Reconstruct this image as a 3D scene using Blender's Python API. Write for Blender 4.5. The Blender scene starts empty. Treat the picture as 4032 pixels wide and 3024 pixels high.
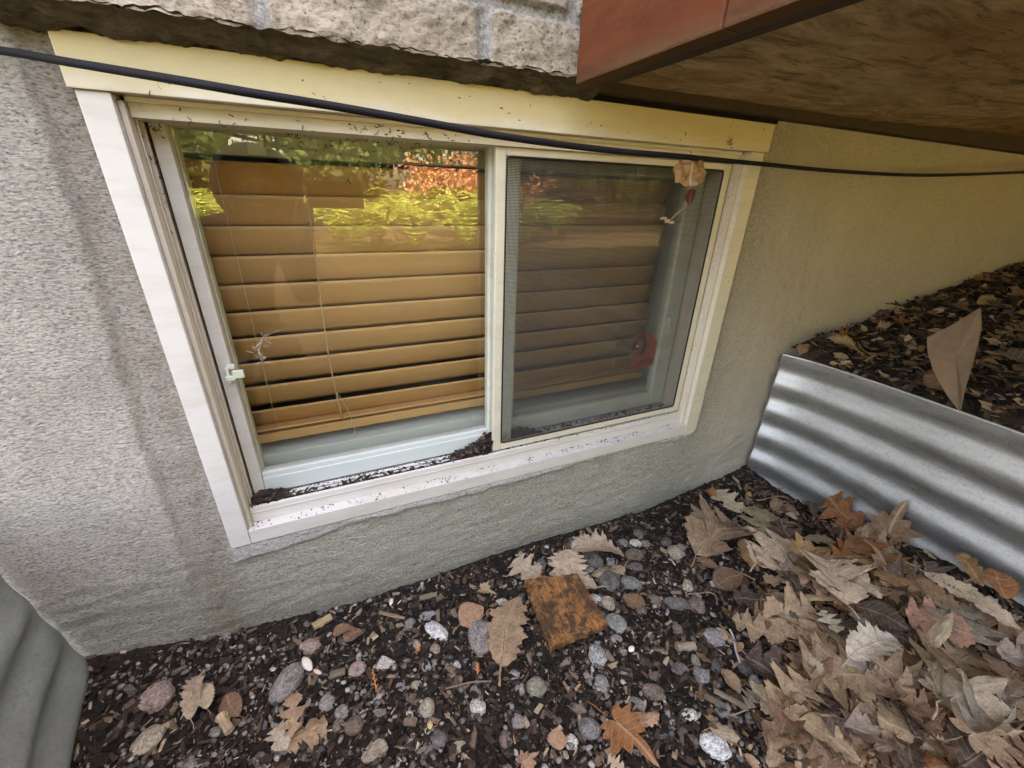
import bpy, bmesh, math, random
from mathutils import Vector, Matrix, noise
R = math.radians
PI = math.pi
SC = bpy.context.scene
COL = SC.collection
rnd = random.Random(7)

# ------------------------------------------------------------------ camera
cam_d = bpy.data.cameras.new('camera'); cam = bpy.data.objects.new('camera', cam_d); COL.objects.link(cam)
CAM = Vector((0.19936, -0.63254, 0.53638)); FPX = 1639.588
cam.location = CAM
cam.rotation_euler = (R(65.19862), R(-1.63957), R(-23.80351))
cam_d.sensor_width = 36; cam_d.lens = 14.6392; cam_d.clip_start = 0.005; cam_d.clip_end = 500
SC.camera = cam
CM = cam.rotation_euler.to_matrix()

# ------------------------------------------------------------------ sky, sun, exposure
SUN_EL, SUN_AZ = R(60), R(18)     # sun high behind the house: the wall and the well lie in its shade
w = bpy.data.worlds.new('World'); SC.world = w; w.use_nodes = True
wn = w.node_tree; bg = wn.nodes['Background']
sky = wn.nodes.new('ShaderNodeTexSky'); sky.sky_type = 'NISHITA'; sky.sun_disc = False
sky.sun_elevation = SUN_EL; sky.sun_rotation = SUN_AZ; sky.air_density = 1.0; sky.dust_density = 4.0; sky.ozone_density = 0.6
wn.links.new(sky.outputs[0], bg.inputs[0]); bg.inputs[1].default_value = 0.15
sd = bpy.data.lights.new('sun', 'SUN'); sd.energy = 5.0; sd.angle = R(0.6); sd.color = (1, .93, .82)
sun = bpy.data.objects.new('sun', sd); COL.objects.link(sun)
sdir = Vector((math.sin(SUN_AZ)*math.cos(SUN_EL), math.cos(SUN_AZ)*math.cos(SUN_EL), math.sin(SUN_EL)))
sun.rotation_euler = sdir.to_track_quat('Z', 'Y').to_euler(); sun.location = (0, 0, 8)
SC.view_settings.view_transform = 'Standard'; SC.view_settings.look = 'None'
SC.view_settings.exposure = 4.25; SC.view_settings.gamma = 1
try:
    SC.view_settings.use_white_balance = True
    SC.view_settings.white_balance_temperature = 9600
    SC.view_settings.white_balance_tint = 19
except Exception: pass
SC.cycles.max_bounces = 10; SC.cycles.transparent_max_bounces = 24; SC.cycles.diffuse_bounces = 5

# ------------------------------------------------------------------ pixel rays of the photograph (4032 x 3024)
RG = {'A':(0,0,.6329),'B':(1300,0,.6329),'C':(2600,0,.6474),'D':(0,1000,.6329),'E':(1300,1000,.6329),'F':(2600,1000,.6474),
      'G':(0,1974,.6329),'H':(1000,2000,.6173),'I':(2000,2000,.6173),'J':(2932,1800,.7378),'K':(1200,2200,.3617),
      'L':(2500,2424,.3617),'N':(2700,1900,.3617),'O':(3232,2200,.3617),'P':(0,0,1.0)}
def pix(r, u, v):
    a, b, s = RG[r]; return a+u*s, b+v*s
def ray(r, u, v):
    x, y = pix(r, u, v)
    return CM @ Vector(((x-2016)/FPX, -(y-1512)/FPX, -1))
def bk(r, u, v, ax=2, val=-.2):
    d = ray(r, u, v); return CAM + d*((val-CAM[ax])/d[ax])
def sstep(a, b, x):
    t = min(1, max(0, (x-a)/(b-a))); return t*t*(3-2*t)
def lerp(xs, ys, x):
    if x <= xs[0]: return ys[0]
    for i in range(len(xs)-1):
        if x <= xs[i+1]: return ys[i]+(ys[i+1]-ys[i])*(x-xs[i])/(xs[i+1]-xs[i])
    return ys[-1]
def N(x, y, z=0, s=1): return noise.noise(Vector((x*s, y*s, z*s)))
GX = [-.3,-.216,-.04,.107,.209,.507,.88,1.05,1.245,1.4]; GZ = [-.14,-.142,-.187,-.209,-.215,-.207,-.222,-.20,-.172,-.17]
def floor_z(x, y):
    g = lerp(GX, GZ, x); k = math.exp(-abs(y)/.12)
    z = g*k + (-.203)*(1-k)
    z += .085*sstep(.72, 1.2, x)*sstep(-.12, -.45, y)
    z += .03*sstep(-.1, -.22, x)*(1-k)
    return z + .006*N(x, y, 0, 9) + .003*N(x, y, 3, 30)
def gp(r, u, v, h=0):
    z = -.2
    for i in range(6):
        p = bk(r, u, v, 2, z+h); z = floor_z(p.x, p.y)
    return Vector((p.x, p.y, z+h))

# ------------------------------------------------------------------ object helpers
def new_obj(name, bm, mat, parent=None, smooth=False, label=None):
    me = bpy.data.meshes.new(name); bm.to_mesh(me); bm.free()
    if smooth:
        for p in me.polygons: p.use_smooth = True
    if mat: me.materials.append(mat)
    o = bpy.data.objects.new(name, me); COL.objects.link(o)
    if parent: o.parent = parent
    if label: o['label'] = label
    return o
def tag(o, label, cat, group=None, kind=None):
    if label: o['label'] = label
    if cat: o['category'] = cat
    if group: o['group'] = group
    if kind: o['kind'] = kind
    return o
def thing(name, label, cat, loc=(0,0,0), group=None):
    o = bpy.data.objects.new(name, None); COL.objects.link(o); o.location = loc; o.empty_display_size = .05
    return tag(o, label, cat, group)
def bx(bm, x0, x1, y0, y1, z0, z1, bev=0):
    g = bmesh.ops.create_cube(bm, size=1)
    vs = g['verts']
    bmesh.ops.scale(bm, vec=(x1-x0, y1-y0, z1-z0), verts=vs)
    bmesh.ops.translate(bm, vec=((x0+x1)/2, (y0+y1)/2, (z0+z1)/2), verts=vs)
    if bev:
        es = list({e for v in vs for e in v.link_edges})
        bmesh.ops.bevel(bm, geom=es, offset=bev, segments=2, affect='EDGES', profile=.6)
def box(name, mat, parent, *a, bev=0, label=None):
    bm = bmesh.new(); bx(bm, *a, bev=bev); return new_obj(name, bm, mat, parent, label=label)
def tube(bm, pts, rad, seg=8, closed=False):
    rings = []; n = len(pts)
    pts = [Vector(p) for p in pts]
    for i, p in enumerate(pts):
        a = pts[(i-1) % n] if (closed or i > 0) else p; b = pts[(i+1) % n] if (closed or i < n-1) else p
        t = (b-a).normalized()
        ref = Vector((0,0,1)) if abs(t.z) < .9 else Vector((0,1,0))
        s = t.cross(ref).normalized(); q = s.cross(t)
        r = rad[i] if isinstance(rad, (list, tuple)) else rad
        rings.append([bm.verts.new(p+(s*math.cos(k*2*PI/seg)+q*math.sin(k*2*PI/seg))*r) for k in range(seg)])
    m = n if closed else n-1
    for i in range(m):
        A, B = rings[i], rings[(i+1) % n]
        for k in range(seg): bm.faces.new((A[k], A[(k+1)%seg], B[(k+1)%seg], B[k]))
    if not closed:
        bm.faces.new(rings[0][::-1]); bm.faces.new(rings[-1])
def smooth_pts(P, k=8):
    out = []
    P = [Vector(p) for p in P]
    for i in range(len(P)-1):
        p0 = P[max(i-1,0)]; p1 = P[i]; p2 = P[i+1]; p3 = P[min(i+2, len(P)-1)]
        for j in range(k):
            t = j/k
            out.append(.5*((2*p1)+(p2-p0)*t+(2*p0-5*p1+4*p2-p3)*t*t+(3*p1-p0-3*p2+p3)*t**3))
    out.append(P[-1]); return out
def grid(fn, xs, ys, skip=None):
    bm = bmesh.new(); V = [[bm.verts.new(fn(x, y)) for y in ys] for x in xs]
    for i in range(len(xs)-1):
        for j in range(len(ys)-1):
            if skip and skip((xs[i]+xs[i+1])/2, (ys[j]+ys[j+1])/2): continue
            bm.faces.new((V[i][j], V[i+1][j], V[i+1][j+1], V[i][j+1]))
    for v in [v for v in bm.verts if not v.link_faces]: bm.verts.remove(v)
    return bm
def frange(a, b, n): return [a+(b-a)*i/n for i in range(n+1)]

# ------------------------------------------------------------------ material helpers
class NT:
    def __init__(s, name):
        s.m = bpy.data.materials.new(name); s.m.use_nodes = True; s.t = s.m.node_tree; s.n = s.t.nodes
        s.b = s.n['Principled BSDF']; s.out = s.n['Material Output']
        s.tc = s.n.new('ShaderNodeTexCoord'); s.obj = s.tc.outputs['Object']
    def L(s, a, b): s.t.links.new(a, b)
    def map(s, src=None, scale=(1,1,1), rot=(0,0,0), loc=(0,0,0)):
        m = s.n.new('ShaderNodeMapping'); m.inputs['Scale'].default_value = scale; m.inputs['Rotation'].default_value = rot
        m.inputs['Location'].default_value = loc; s.L(src or s.obj, m.inputs[0]); return m.outputs[0]
    def noise(s, scale, detail=5, rough=.6, vec=None, dist=0):
        q = s.n.new('ShaderNodeTexNoise'); q.inputs['Scale'].default_value = scale; q.inputs['Detail'].default_value = detail
        q.inputs['Roughness'].default_value = rough; q.inputs['Distortion'].default_value = dist
        s.L(vec or s.obj, q.inputs['Vector']); return q.outputs[0]
    def voro(s, scale, vec=None, feat='F1', out=0):
        q = s.n.new('ShaderNodeTexVoronoi'); q.feature = feat; q.inputs['Scale'].default_value = scale
        s.L(vec or s.obj, q.inputs['Vector']); return q.outputs[out]
    def ramp(s, src, stops):
        q = s.n.new('ShaderNodeValToRGB'); e = q.color_ramp.elements
        while len(e) < len(stops): e.new(.5)
        for i, (p, c) in enumerate(stops):
            e[i].position = p; e[i].color = (c[0], c[1], c[2], 1) if hasattr(c, '__len__') else (c, c, c, 1)
        s.L(src, q.inputs[0]); return q.outputs[0]
    def mix(s, f, a, b, mode='MIX'):
        q = s.n.new('ShaderNodeMix'); q.data_type = 'RGBA'; q.blend_type = mode
        for i, v in ((0, f), (6, a), (7, b)):
            if hasattr(v, 'is_linked') or hasattr(v, 'links'): s.L(v, q.inputs[i])
            elif i == 0: q.inputs[0].default_value = v
            else: q.inputs[i].default_value = (v[0], v[1], v[2], 1)
        return q.outputs[2]
    def math(s, op, a, b=0, clamp=False):
        q = s.n.new('ShaderNodeMath'); q.operation = op; q.use_clamp = clamp
        for i, v in ((0, a), (1, b)):
            if hasattr(v, 'links'): s.L(v, q.inputs[i])
            else: q.inputs[i].default_value = v
        return q.outputs[0]
    def xyz(s, vec=None):
        q = s.n.new('ShaderNodeSeparateXYZ'); s.L(vec or s.obj, q.inputs[0]); return q.outputs
    def col(s, c):
        if hasattr(c, 'links'): s.L(c, s.b.inputs['Base Color'])
        else: s.b.inputs['Base Color'].default_value = (c[0], c[1], c[2], 1)
    def rough(s, v, spec=None, metal=None):
        if hasattr(v, 'links'): s.L(v, s.b.inputs['Roughness'])
        else: s.b.inputs['Roughness'].default_value = v
        if spec is not None: s.b.inputs['Specular IOR Level'].default_value = spec
        if metal is not None: s.b.inputs['Metallic'].default_value = metal
    def bump(s, h, strength=.5, dist=.002, prev=None):
        q = s.n.new('ShaderNodeBump'); q.inputs['Strength'].default_value = strength; q.inputs['Distance'].default_value = dist
        s.L(h, q.inputs['Height'])
        if prev: s.L(prev, q.inputs['Normal'])
        s.L(q.outputs[0], s.b.inputs['Normal']); return q.outputs[0]

def mat_simple(name, c, rough=.6, spec=.4, metal=0, ns=40, var=.25, bump=.15, bs=200):
    t = NT(name); n = t.noise(ns, 6)
    t.col(t.mix(n, [q*(1-var) for q in c], [min(1, q*(1+var)) for q in c])); t.rough(rough, spec, metal)
    if bump: t.bump(t.noise(bs, 4), bump, .001)
    return t.m

# stucco foundation -------------------------------------------------
t = NT('stucco'); X = t.xyz()
vs = t.map(scale=(1, 1, 1.9))
n1 = t.noise(230, 6, .7, vs); n2 = t.noise(9, 5, .6); n3 = t.noise(2.2, 4, .5, t.map(scale=(1.3, 1, .5))); n4 = t.noise(120, 4, .7, t.map(scale=(.6,1,2.2), rot=(0, R(12), 0)))
grain = t.ramp(n1, [(.34, .35), (.46, .82), (.60, 1.12)])
base = t.mix(t.ramp(n2, [(.3, 0), (.7, 1)]), (.52, .475, .41), (.69, .64, .56))
base = t.mix(t.ramp(n3, [(.42, 0), (.62, .55)]), base, (.30, .275, .235))
# greener older cement below the window
gm = t.math('MULTIPLY', t.ramp(t.math('SUBTRACT', 0.03, X[2]), [(0, 0), (.08, 1)]), .75)
base = t.mix(gm, base, (.50, .49, .40))
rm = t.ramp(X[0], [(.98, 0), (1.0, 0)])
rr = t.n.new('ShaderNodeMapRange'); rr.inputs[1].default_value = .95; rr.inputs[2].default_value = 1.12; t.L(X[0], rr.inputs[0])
base = t.mix(t.math('MULTIPLY', rr.outputs[0], .8), base, (.42,.375,.315))  # right side tinted for some dirt and, mostly, the dim warm light there
# vertical brown damp stain along the left casing
sx = t.math('ADD', X[0], t.math('MULTIPLY', t.math('SUBTRACT', t.noise(7, 4), .5), .09))
sx = t.math('SUBTRACT', sx, t.math('MULTIPLY', X[2], .035))
st = t.math('MULTIPLY', t.ramp(t.math('ADD', t.math('MULTIPLY', t.math('ABSOLUTE', t.math('ADD', sx, .026)), 22), 0), [(0, 1), (.95, 0)]), t.ramp(t.noise(22, 5, .7), [(.3, .35), (.7, 1)]))
base = t.mix(t.math('MULTIPLY', st, .55), base, (.22, .155, .11))
# darker foot of the wall
ft = t.ramp(t.math('ADD', t.math('ADD', X[2], .24), t.math('MULTIPLY', t.noise(14, 4), .06)), [(.02, .6), (.12, 0)])
base = t.mix(ft, base, (.14, .135, .09))
at = t.n.new('ShaderNodeAttribute'); at.attribute_name = 'strip'
base = t.mix(t.math('MULTIPLY', at.outputs['Fac'], .85), base, (.62,.61,.57))
pt = t.ramp(t.voro(75, t.map(scale=(1,1,1.3))), [(.03,.75),(.10,0)]); base = t.mix(t.math('MULTIPLY', pt, t.math('GREATER_THAN', t.noise(16,3), .47)), base, (.10,.085,.07))
base = t.mix(t.ramp(t.noise(34,6,.75), [(.58,0),(.7,.35)]), base, (.24,.21,.17))
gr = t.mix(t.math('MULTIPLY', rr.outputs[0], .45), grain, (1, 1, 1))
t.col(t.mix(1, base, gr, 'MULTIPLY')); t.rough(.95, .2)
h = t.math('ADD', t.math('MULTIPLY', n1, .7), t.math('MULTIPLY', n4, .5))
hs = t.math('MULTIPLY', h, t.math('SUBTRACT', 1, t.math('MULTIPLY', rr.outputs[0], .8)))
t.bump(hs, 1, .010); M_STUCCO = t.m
# exposed rough mortar below window is in the same wall (vertex mask would be overkill)

t = NT('block_face'); vs = t.map(scale=(1, 1, 1.6))
n1 = t.noise(150, 6, .75, vs); n2 = t.noise(14, 5); pits = t.voro(85, t.map(scale=(1,1,.8)))
c = t.mix(t.ramp(n2, [(.3,0),(.7,1)]), (.38,.32,.245), (.52,.445,.355))
c = t.mix(t.ramp(n1, [(.34,.9),(.52,0)]), c, (.13,.10,.075))
c = t.mix(t.ramp(pits, [(.0,.9),(.17,0)]), c, (.05,.04,.03)); t.col(c); t.rough(.95,.2)
t.bump(t.math('ADD', n1, t.ramp(pits, [(0,0),(.2,.6)])), .9, .006); M_BLOCK = t.m
t = NT('mortar_joint'); n1 = t.noise(220, 6, .75); c = t.mix(t.ramp(n1, [(.35,0),(.6,1)]), (.18,.17,.15), (.47,.46,.43)); t.col(c); t.rough(.95,.2); t.bump(n1,.9,.005); M_MORTAR = t.m
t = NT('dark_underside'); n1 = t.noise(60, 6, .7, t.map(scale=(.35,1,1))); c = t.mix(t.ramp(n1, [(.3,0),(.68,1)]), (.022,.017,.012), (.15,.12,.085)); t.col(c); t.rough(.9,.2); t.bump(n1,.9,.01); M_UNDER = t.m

def vinyl(name, c, stain=None, speck=.5):
    t = NT(name); n = t.noise(5, 4); base = t.mix(n, [q*.93 for q in c], c)
    if stain:
        X = t.xyz(); zz = t.math('ADD', X[2], t.math('MULTIPLY', t.noise(9, 4, vec=t.map(scale=(1,1,3))), .05))
        q = t.n.new('ShaderNodeMapRange'); q.inputs[1].default_value = stain[0]; q.inputs[2].default_value = stain[1]; t.L(zz, q.inputs[0])
        base = t.mix(t.math('MULTIPLY', q.outputs[0], .85), base, stain[2])
    d = t.ramp(t.noise(120, 4, .7), [(.66, 0), (.75, speck)])
    base = t.mix(d, base, (.22,.17,.11))
    d2 = t.ramp(t.noise(16, 8, .75, t.map(scale=(.5,1,2))), [(.46, 0), (.72, .5)])
    base = t.mix(d2, base, (.42,.36,.26))
    t.col(base); t.rough(.38, .4); t.bump(t.noise(60, 3), .06, .001); return t.m
M_VINYL = vinyl('white_vinyl', (.60,.58,.545))
M_HEAD = vinyl('yellowed_vinyl', (.68,.655,.60), (.630, .658, (.56,.46,.235)))
M_BOUNCE_VINYL = vinyl('bounce_warmed_vinyl', (.62,.575,.465))  # white vinyl with warm bounce light and some staining put into its colour
M_JAMB = vinyl('beige_jamb', (.56,.50,.41))
M_INNER = vinyl('inner_sash', (.66,.70,.60), speck=.2)
M_SILLIN = mat_simple('interior_paint', (.52,.575,.555), .5, .4, ns=8, var=.05, bump=.05)

t = NT('glass'); t.n.remove(t.b)
tr = t.n.new('ShaderNodeBsdfTransparent'); tr.inputs[0].default_value = (.965,.965,.94,1)
gl = t.n.new('ShaderNodeBsdfGlossy'); gl.inputs['Roughness'].default_value = 0.0
fr = t.n.new('ShaderNodeFresnel'); bf = t.n.new('ShaderNodeNewGeometry')
t.L(t.math('SUBTRACT', 1.65, t.math('MULTIPLY', bf.outputs['Backfacing'], 1.65-1/1.65)), fr.inputs[0])
mx = t.n.new('ShaderNodeMixShader'); t.L(fr.outputs[0], mx.inputs[0]); t.L(tr.outputs[0], mx.inputs[1]); t.L(gl.outputs[0], mx.inputs[2])
df = t.n.new('ShaderNodeBsdfDiffuse'); df.inputs[0].default_value = (.55,.5,.4,1)
m2 = t.n.new('ShaderNodeMixShader'); t.L(t.ramp(t.noise(6, 6, .7), [(.45,0),(.8,.035)]), m2.inputs[0]); t.L(mx.outputs[0], m2.inputs[1]); t.L(df.outputs[0], m2.inputs[2])
t.L(m2.outputs[0], t.out.inputs[0]); M_GLASS = t.m

t = NT('insect_screen'); t.n.remove(t.b)
tr = t.n.new('ShaderNodeBsdfTransparent'); df = t.n.new('ShaderNodeBsdfDiffuse'); df.inputs[0].default_value = (.07,.066,.062,1)
X = t.xyz(); wx = t.math('PINGPONG', X[0], .0011); wz = t.math('PINGPONG', X[2], .0011)
g = t.math('MINIMUM', wx, wz); f = t.math('LESS_THAN', g, .00033)
mx = t.n.new('ShaderNodeMixShader'); t.L(f, mx.inputs[0]); t.L(tr.outputs[0], mx.inputs[1]); t.L(df.outputs[0], mx.inputs[2]); t.L(mx.outputs[0], t.out.inputs[0]); M_SCREEN = t.m

t = NT('blind_slat'); n = t.noise(30, 5, .6, t.map(scale=(.08,1,1.5)))
t.col(t.mix(n, (.52,.29,.115), (.66,.41,.19))); t.rough(.45,.35); M_SLAT = t.m
M_CORD = mat_simple('blind_cord', (.50,.38,.22), .8)
M_HEADRAIL = mat_simple('headrail', (.42,.46,.38), .5, ns=10, var=.1, bump=0)
M_DARKROOM = mat_simple('room_paint', (.12,.10,.08), .9, bump=0)
M_BLACK = mat_simple('black_rubber', (.012,.012,.013), .5, .4, bump=.1)
t = NT('cable_jacket'); t.col(t.mix(t.noise(300, 4, .6, t.map(scale=(.2,1,1))), (.006,.006,.008), (.014,.014,.017))); t.rough(.6,.12); t.bump(t.noise(500,3), .25, .0006); M_CABLE = t.m

def galv(name, c1, c2, r1, r2, metal):
    t = NT(name); n = t.noise(25, 6, .7, t.map(scale=(2,.5,2))); n2 = t.noise(190, 5, .7)
    c = t.mix(t.ramp(n, [(.35,0),(.7,1)]), c1, c2); c = t.mix(t.ramp(n2, [(.3,.5),(.48,0)]), c, [q*.45 for q in c1])
    c = t.mix(t.ramp(t.noise(9,6,.75), [(.62,0),(.8,.6)]), c, (.26,.22,.17)); t.col(c)
    t.rough(t.ramp(n, [(.3,r1),(.7,r2)]), .5, metal); t.bump(n2, .25, .0012); return t.m
M_GALV = galv('galvanised', (.34,.35,.345), (.49,.50,.495), .43, .56, .82); M_GALVD = galv('dull_galvanised', (.22,.235,.22), (.30,.32,.305), .55, .65, .35)

t = NT('red_brown_paint'); n = t.noise(6, 6, .65, t.map(scale=(1,.6,1.4), rot=(R(20),0,0))); n2 = t.noise(60, 6, .7)
c = t.mix(t.ramp(n, [(.3,0),(.7,1)]), (.09,.024,.011), (.175,.052,.023)); c = t.mix(t.ramp(n2, [(.62,0),(.72,.5)]), c, (.06,.03,.02))
X = t.xyz(); edge = t.ramp(t.math('ADD', t.math('MULTIPLY', t.math('SUBTRACT', X[2], .67), 20), t.math('MULTIPLY', n, .5)), [(.2,.8),(.65,0)])
c = t.mix(edge, c, (.12,.07,.035)); c = t.mix(t.ramp(t.noise(24,8,.8,t.map(scale=(1,.35,1.6))), [(.50,0),(.66,.55)]), c, (.05,.022,.012)); t.col(c); t.rough(.75,.15); t.bump(n2,.5,.003); M_RED = t.m
t = NT('plywood'); v = t.map(scale=(6.5,15,9), rot=(0,0,R(-4))); wv = t.noise(1.6, 10, .66, v, 1.2)
w2 = t.noise(9, 10, .8, t.map(scale=(1.5,9,1), rot=(0,0,R(5))), .5); n = t.noise(1.9, 5, .6)
c = t.mix(t.ramp(wv, [(.30,0),(.47,.5),(.7,1)]), (.15,.085,.04), (.68,.49,.30))
c = t.mix(t.ramp(n, [(.42,0),(.62,.75)]), c, (.30,.115,.04)); c = t.mix(t.ramp(w2, [(.36,.9),(.45,0)]), c, (.035,.02,.01))
c = t.mix(t.ramp(t.noise(4.2,5,.6,t.map(loc=(3,1,0))), [(.55,0),(.7,.6)]), c, (.42,.33,.20))
t.col(c); t.rough(.85,.25); t.bump(t.math('ADD', wv, w2), .8, .008); M_PLY = t.m
M_DARKWOOD = mat_simple('dark_wood', (.05,.032,.02), .85, ns=60, var=.5)

t = NT('soil'); n = t.noise(90, 8, .75); n2 = t.noise(12,4)
c = t.mix(t.ramp(n, [(.3,0),(.7,1)]), (.010,.008,.007), (.06,.045,.034)); c = t.mix(t.ramp(n2,[(.5,0),(.75,.35)]), c, (.10,.07,.05)); t.col(c); t.rough(.95,.15)
t.bump(n, 1, .012); M_SOIL = t.m

def island_mat(name, stops, rough=.85, ns=150):
    t = NT(name); g = t.n.new('ShaderNodeNewGeometry'); c = t.ramp(g.outputs['Random Per Island'], stops)
    n = t.noise(ns, 5, .7); c = t.mix(t.ramp(n, [(.3,.55),(.6,0)]), c, (.012,.01,.008)); t.col(c); t.rough(rough,.2); t.bump(n,.6,.0015); return t.m
M_MULCH = island_mat('mulch', [(0,(.010,.008,.007)),(.45,(.026,.019,.015)),(.70,(.058,.040,.030)),(.86,(.115,.078,.055)),(.95,(.23,.16,.11)),(1,(.42,.32,.22))])
M_SPLINT = island_mat('straw_splinters', [(0,(.34,.25,.15)),(.5,(.50,.40,.26)),(.8,(.42,.22,.10)),(1,(.62,.56,.46))])
M_SPECK = island_mat('dark_specks', [(0,(.015,.011,.009)),(.7,(.05,.036,.026)),(1,(.16,.11,.08))])

def oi_mat(kind):
    t = NT(kind); oi = t.n.new('ShaderNodeObjectInfo'); oc = oi.outputs['Color']; rd = oi.outputs['Random']
    off = t.n.new('ShaderNodeVectorMath'); off.operation = 'ADD'; t.L(t.obj, off.inputs[0])
    cb = t.n.new('ShaderNodeCombineXYZ'); t.L(t.math('MULTIPLY', rd, 31), cb.inputs[0]); t.L(t.math('MULTIPLY', rd, 17), cb.inputs[1]); t.L(cb.outputs[0], off.inputs[1])
    vec = off.outputs[0]
    if kind == 'pebble':
        n = t.noise(1.8, 6, .7, vec); n2 = t.noise(7, 6, .8, vec); n3 = t.noise(20,3,.7,vec)
        c = t.mix(1, oc, t.ramp(n, [(.3,.5),(.5,1.05),(.7,1.6)]), 'MULTIPLY')
        c = t.mix(1, c, t.ramp(n2, [(.36,.4),(.5,1),(.64,1.55)]), 'MULTIPLY')
        c = t.mix(t.ramp(n3, [(.66,0),(.74,.35)]), c, (.55,.52,.46))
        c = t.mix(t.ramp(t.noise(4,6,.75,vec), [(.5,0),(.66,.75)]), c, (.055,.04,.03))
        t.col(c); t.rough(.8,.25); t.bump(n2,.6,.08)
    elif kind == 'granite':
        n = t.voro(26, vec, out=1); n2 = t.noise(8,4,.85,vec)
        c = t.mix(t.ramp(n2, [(.42,0),(.52,1)]), (.05,.05,.05), (.46,.46,.45)); t.col(c); t.rough(.7,.35); t.bump(n2,.5,.06)
    elif kind == 'leaf':
        uv = t.tc.outputs['UV']; X = t.xyz(uv)
        au = t.math('ABSOLUTE', t.math('SUBTRACT', X[0], .5))
        mid = t.ramp(au, [(.0,1),(.028,0)])
        side = t.math('PINGPONG', t.math('SUBTRACT', X[1], t.math('MULTIPLY', au, .55)), .055)
        sv = t.ramp(side, [(0,.55),(.008,0)])
        vein = t.math('MAXIMUM', mid, sv)
        n = t.noise(38, 6, .7, vec); n2 = t.noise(140, 5, .7, vec)
        n0 = t.noise(9, 6, .7, vec); c = t.mix(1, oc, t.ramp(n, [(.3,.55),(.5,1),(.7,1.25)]), 'MULTIPLY'); c = t.mix(1, c, t.ramp(n0, [(.3,.6),(.5,1),(.7,1.3)]), 'MULTIPLY')
        c = t.mix(t.ramp(n2, [(.56,0),(.68,.65)]), c, (.07,.035,.02))
        c = t.mix(t.math('MULTIPLY', vein, .5), c, (.62,.49,.34))
        t.col(c); t.rough(.75,.25); t.bump(t.math('ADD', t.math('MULTIPLY', vein, .5), n), .5, .003)
        ts = t.n.new('ShaderNodeBsdfTranslucent'); t.L(c, ts.inputs[0]); m = t.n.new('ShaderNodeMixShader'); m.inputs[0].default_value = .18
        t.L(t.b.outputs[0], m.inputs[1]); t.L(ts.outputs[0], m.inputs[2]); t.L(m.outputs[0], t.out.inputs[0])
    return t.m
M_PEB = oi_mat('pebble'); M_GRAN = oi_mat('granite'); M_LEAF = oi_mat('leaf')

# ================================================================== LARGE STRUCTURE
# --- foundation wall: height field with window opening
def lip(x): return lerp([-.05,.02,.13,.18,.39,.6,.85,.98,1.03,1.06],[-.04,-.033,-.026,-.014,-.018,-.013,-.004,-.02,-.05,-.1], x)+.004*N(x,0,0,25)+.002*N(x,0,5,70)
def band(z): return lerp([-.25,-.04,.063,.2,.28,.37,.43,.5,.56,.62,.7],[-.03,-.028,-.024,-.023,-.018,-.012,-.006,.0,.0,.002,.002], z)-.032+.004*N(z,0,2,20)
def strip(x, z):
    if z > .03: return 0
    return sstep(-.012,.004,x+.004*N(z,0,1,40))*(1-sstep(.93,1.0,x))*sstep(-.001,.0025,z-lip(x))
def wall_y(x, z):
    y = .006 + .0025*N(x,z,0,5) + .0012*N(x,z,1,22) + .0006*N(x,z,4,60)
    if x < .5: y -= .0075*(1-sstep(-.006, .006, x-band(z)))*sstep(-.10,-.03,z) + .004*(1-sstep(-.003,.003,x+.035+.006*N(z,0,0,30)))*(1-sstep(-.10,-.03,z))
    y -= (.0045+.002*N(x,z,3,90))*strip(x, z)*(1-sstep(-.005,-.001,z))
    if z < .0: y += .0016*N(x*.5,z*1.6,6,38)+.0009*N(x,z,6,95)
    if x > 1.0: y += .004*sstep(1.0,1.15,x)*(1-sstep(-.12,-.04,z))*N(x,z,8,12)*2
    if z > .0 and x > 1.02: y += .003*N(x,z,7,2.5)
    return y
xs = frange(-2.6,-.45,12)[:-1]+frange(-.45,1.32,520)[:-1]+frange(1.32,5,60)
zs = frange(-.5,-.26,3)[:-1]+frange(-.26,.06,110)[:-1]+frange(.06,.72,110)
bm = grid(lambda x, z: (x, wall_y(x, z), z), xs, zs, skip=lambda x, z: .012 < x < .985 and .013 < z < .64)
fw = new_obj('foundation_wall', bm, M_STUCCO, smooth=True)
ca = fw.data.attributes.new('strip', 'FLOAT', 'POINT')
ca.data.foreach_set('value', [strip(v.co.x, v.co.z) for v in fw.data.vertices])
tag(fw, 'rough grey stucco foundation wall around the basement window', 'wall')
# --- block wall above
JX1 = [-1.5+.24*i for i in range(30)]  # vertical joints
def joint(x, z):
    course = int((z-.665)//.082); off = .18 if course % 2 == 0 else .06
    dx = abs(((x-off+.12) % .24)-.12)
    dz = (z-.665) % .082
    g = max(1-sstep(.006,.011,dx), sstep(.066,.071,dz))
    return g
def blk(x, z):
    g = joint(x, z)
    y = -.04 + .007*g + .0035*N(x,z,0,40)*(1-.5*g) + .0025*N(x,z,2,110) - .001
    zz = z
    if z < .6672: zz = z + .0125 + .0025*N(x,0,3,22) + .0025*N(x,0,9,70) + .0015*N(x,0,7,150)
    return (x, y, zz)
xs = frange(-2.6,-.35,6)[:-1]+frange(-.35,.60,256)
zs = [.666]+frange(.6835,.80,42)[:-1]+frange(.80,3.4,8)
bw = thing('block_wall', 'weathered tan block wall standing above the window', 'wall', (0,0,.665))
bmb = grid(blk, xs, zs)
for v in bmb.verts: v.co.z -= .665
o = new_obj('blocks', bmb, M_BLOCK, bw, smooth=True); o.data.materials.append(M_MORTAR)
for p in o.data.polygons:
    if joint(p.center.x, p.center.z+.665) > .5: p.material_index = 1
bm = grid(lambda x, y: (x, y, .016-.018*sstep(-.045,-.004,y)+.004*N(x,y,0,26)+.004*N(x,y,5,70)+.002*N(x,y,9,160)), frange(-.35,.60,300), frange(-.043,.02,24))
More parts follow.
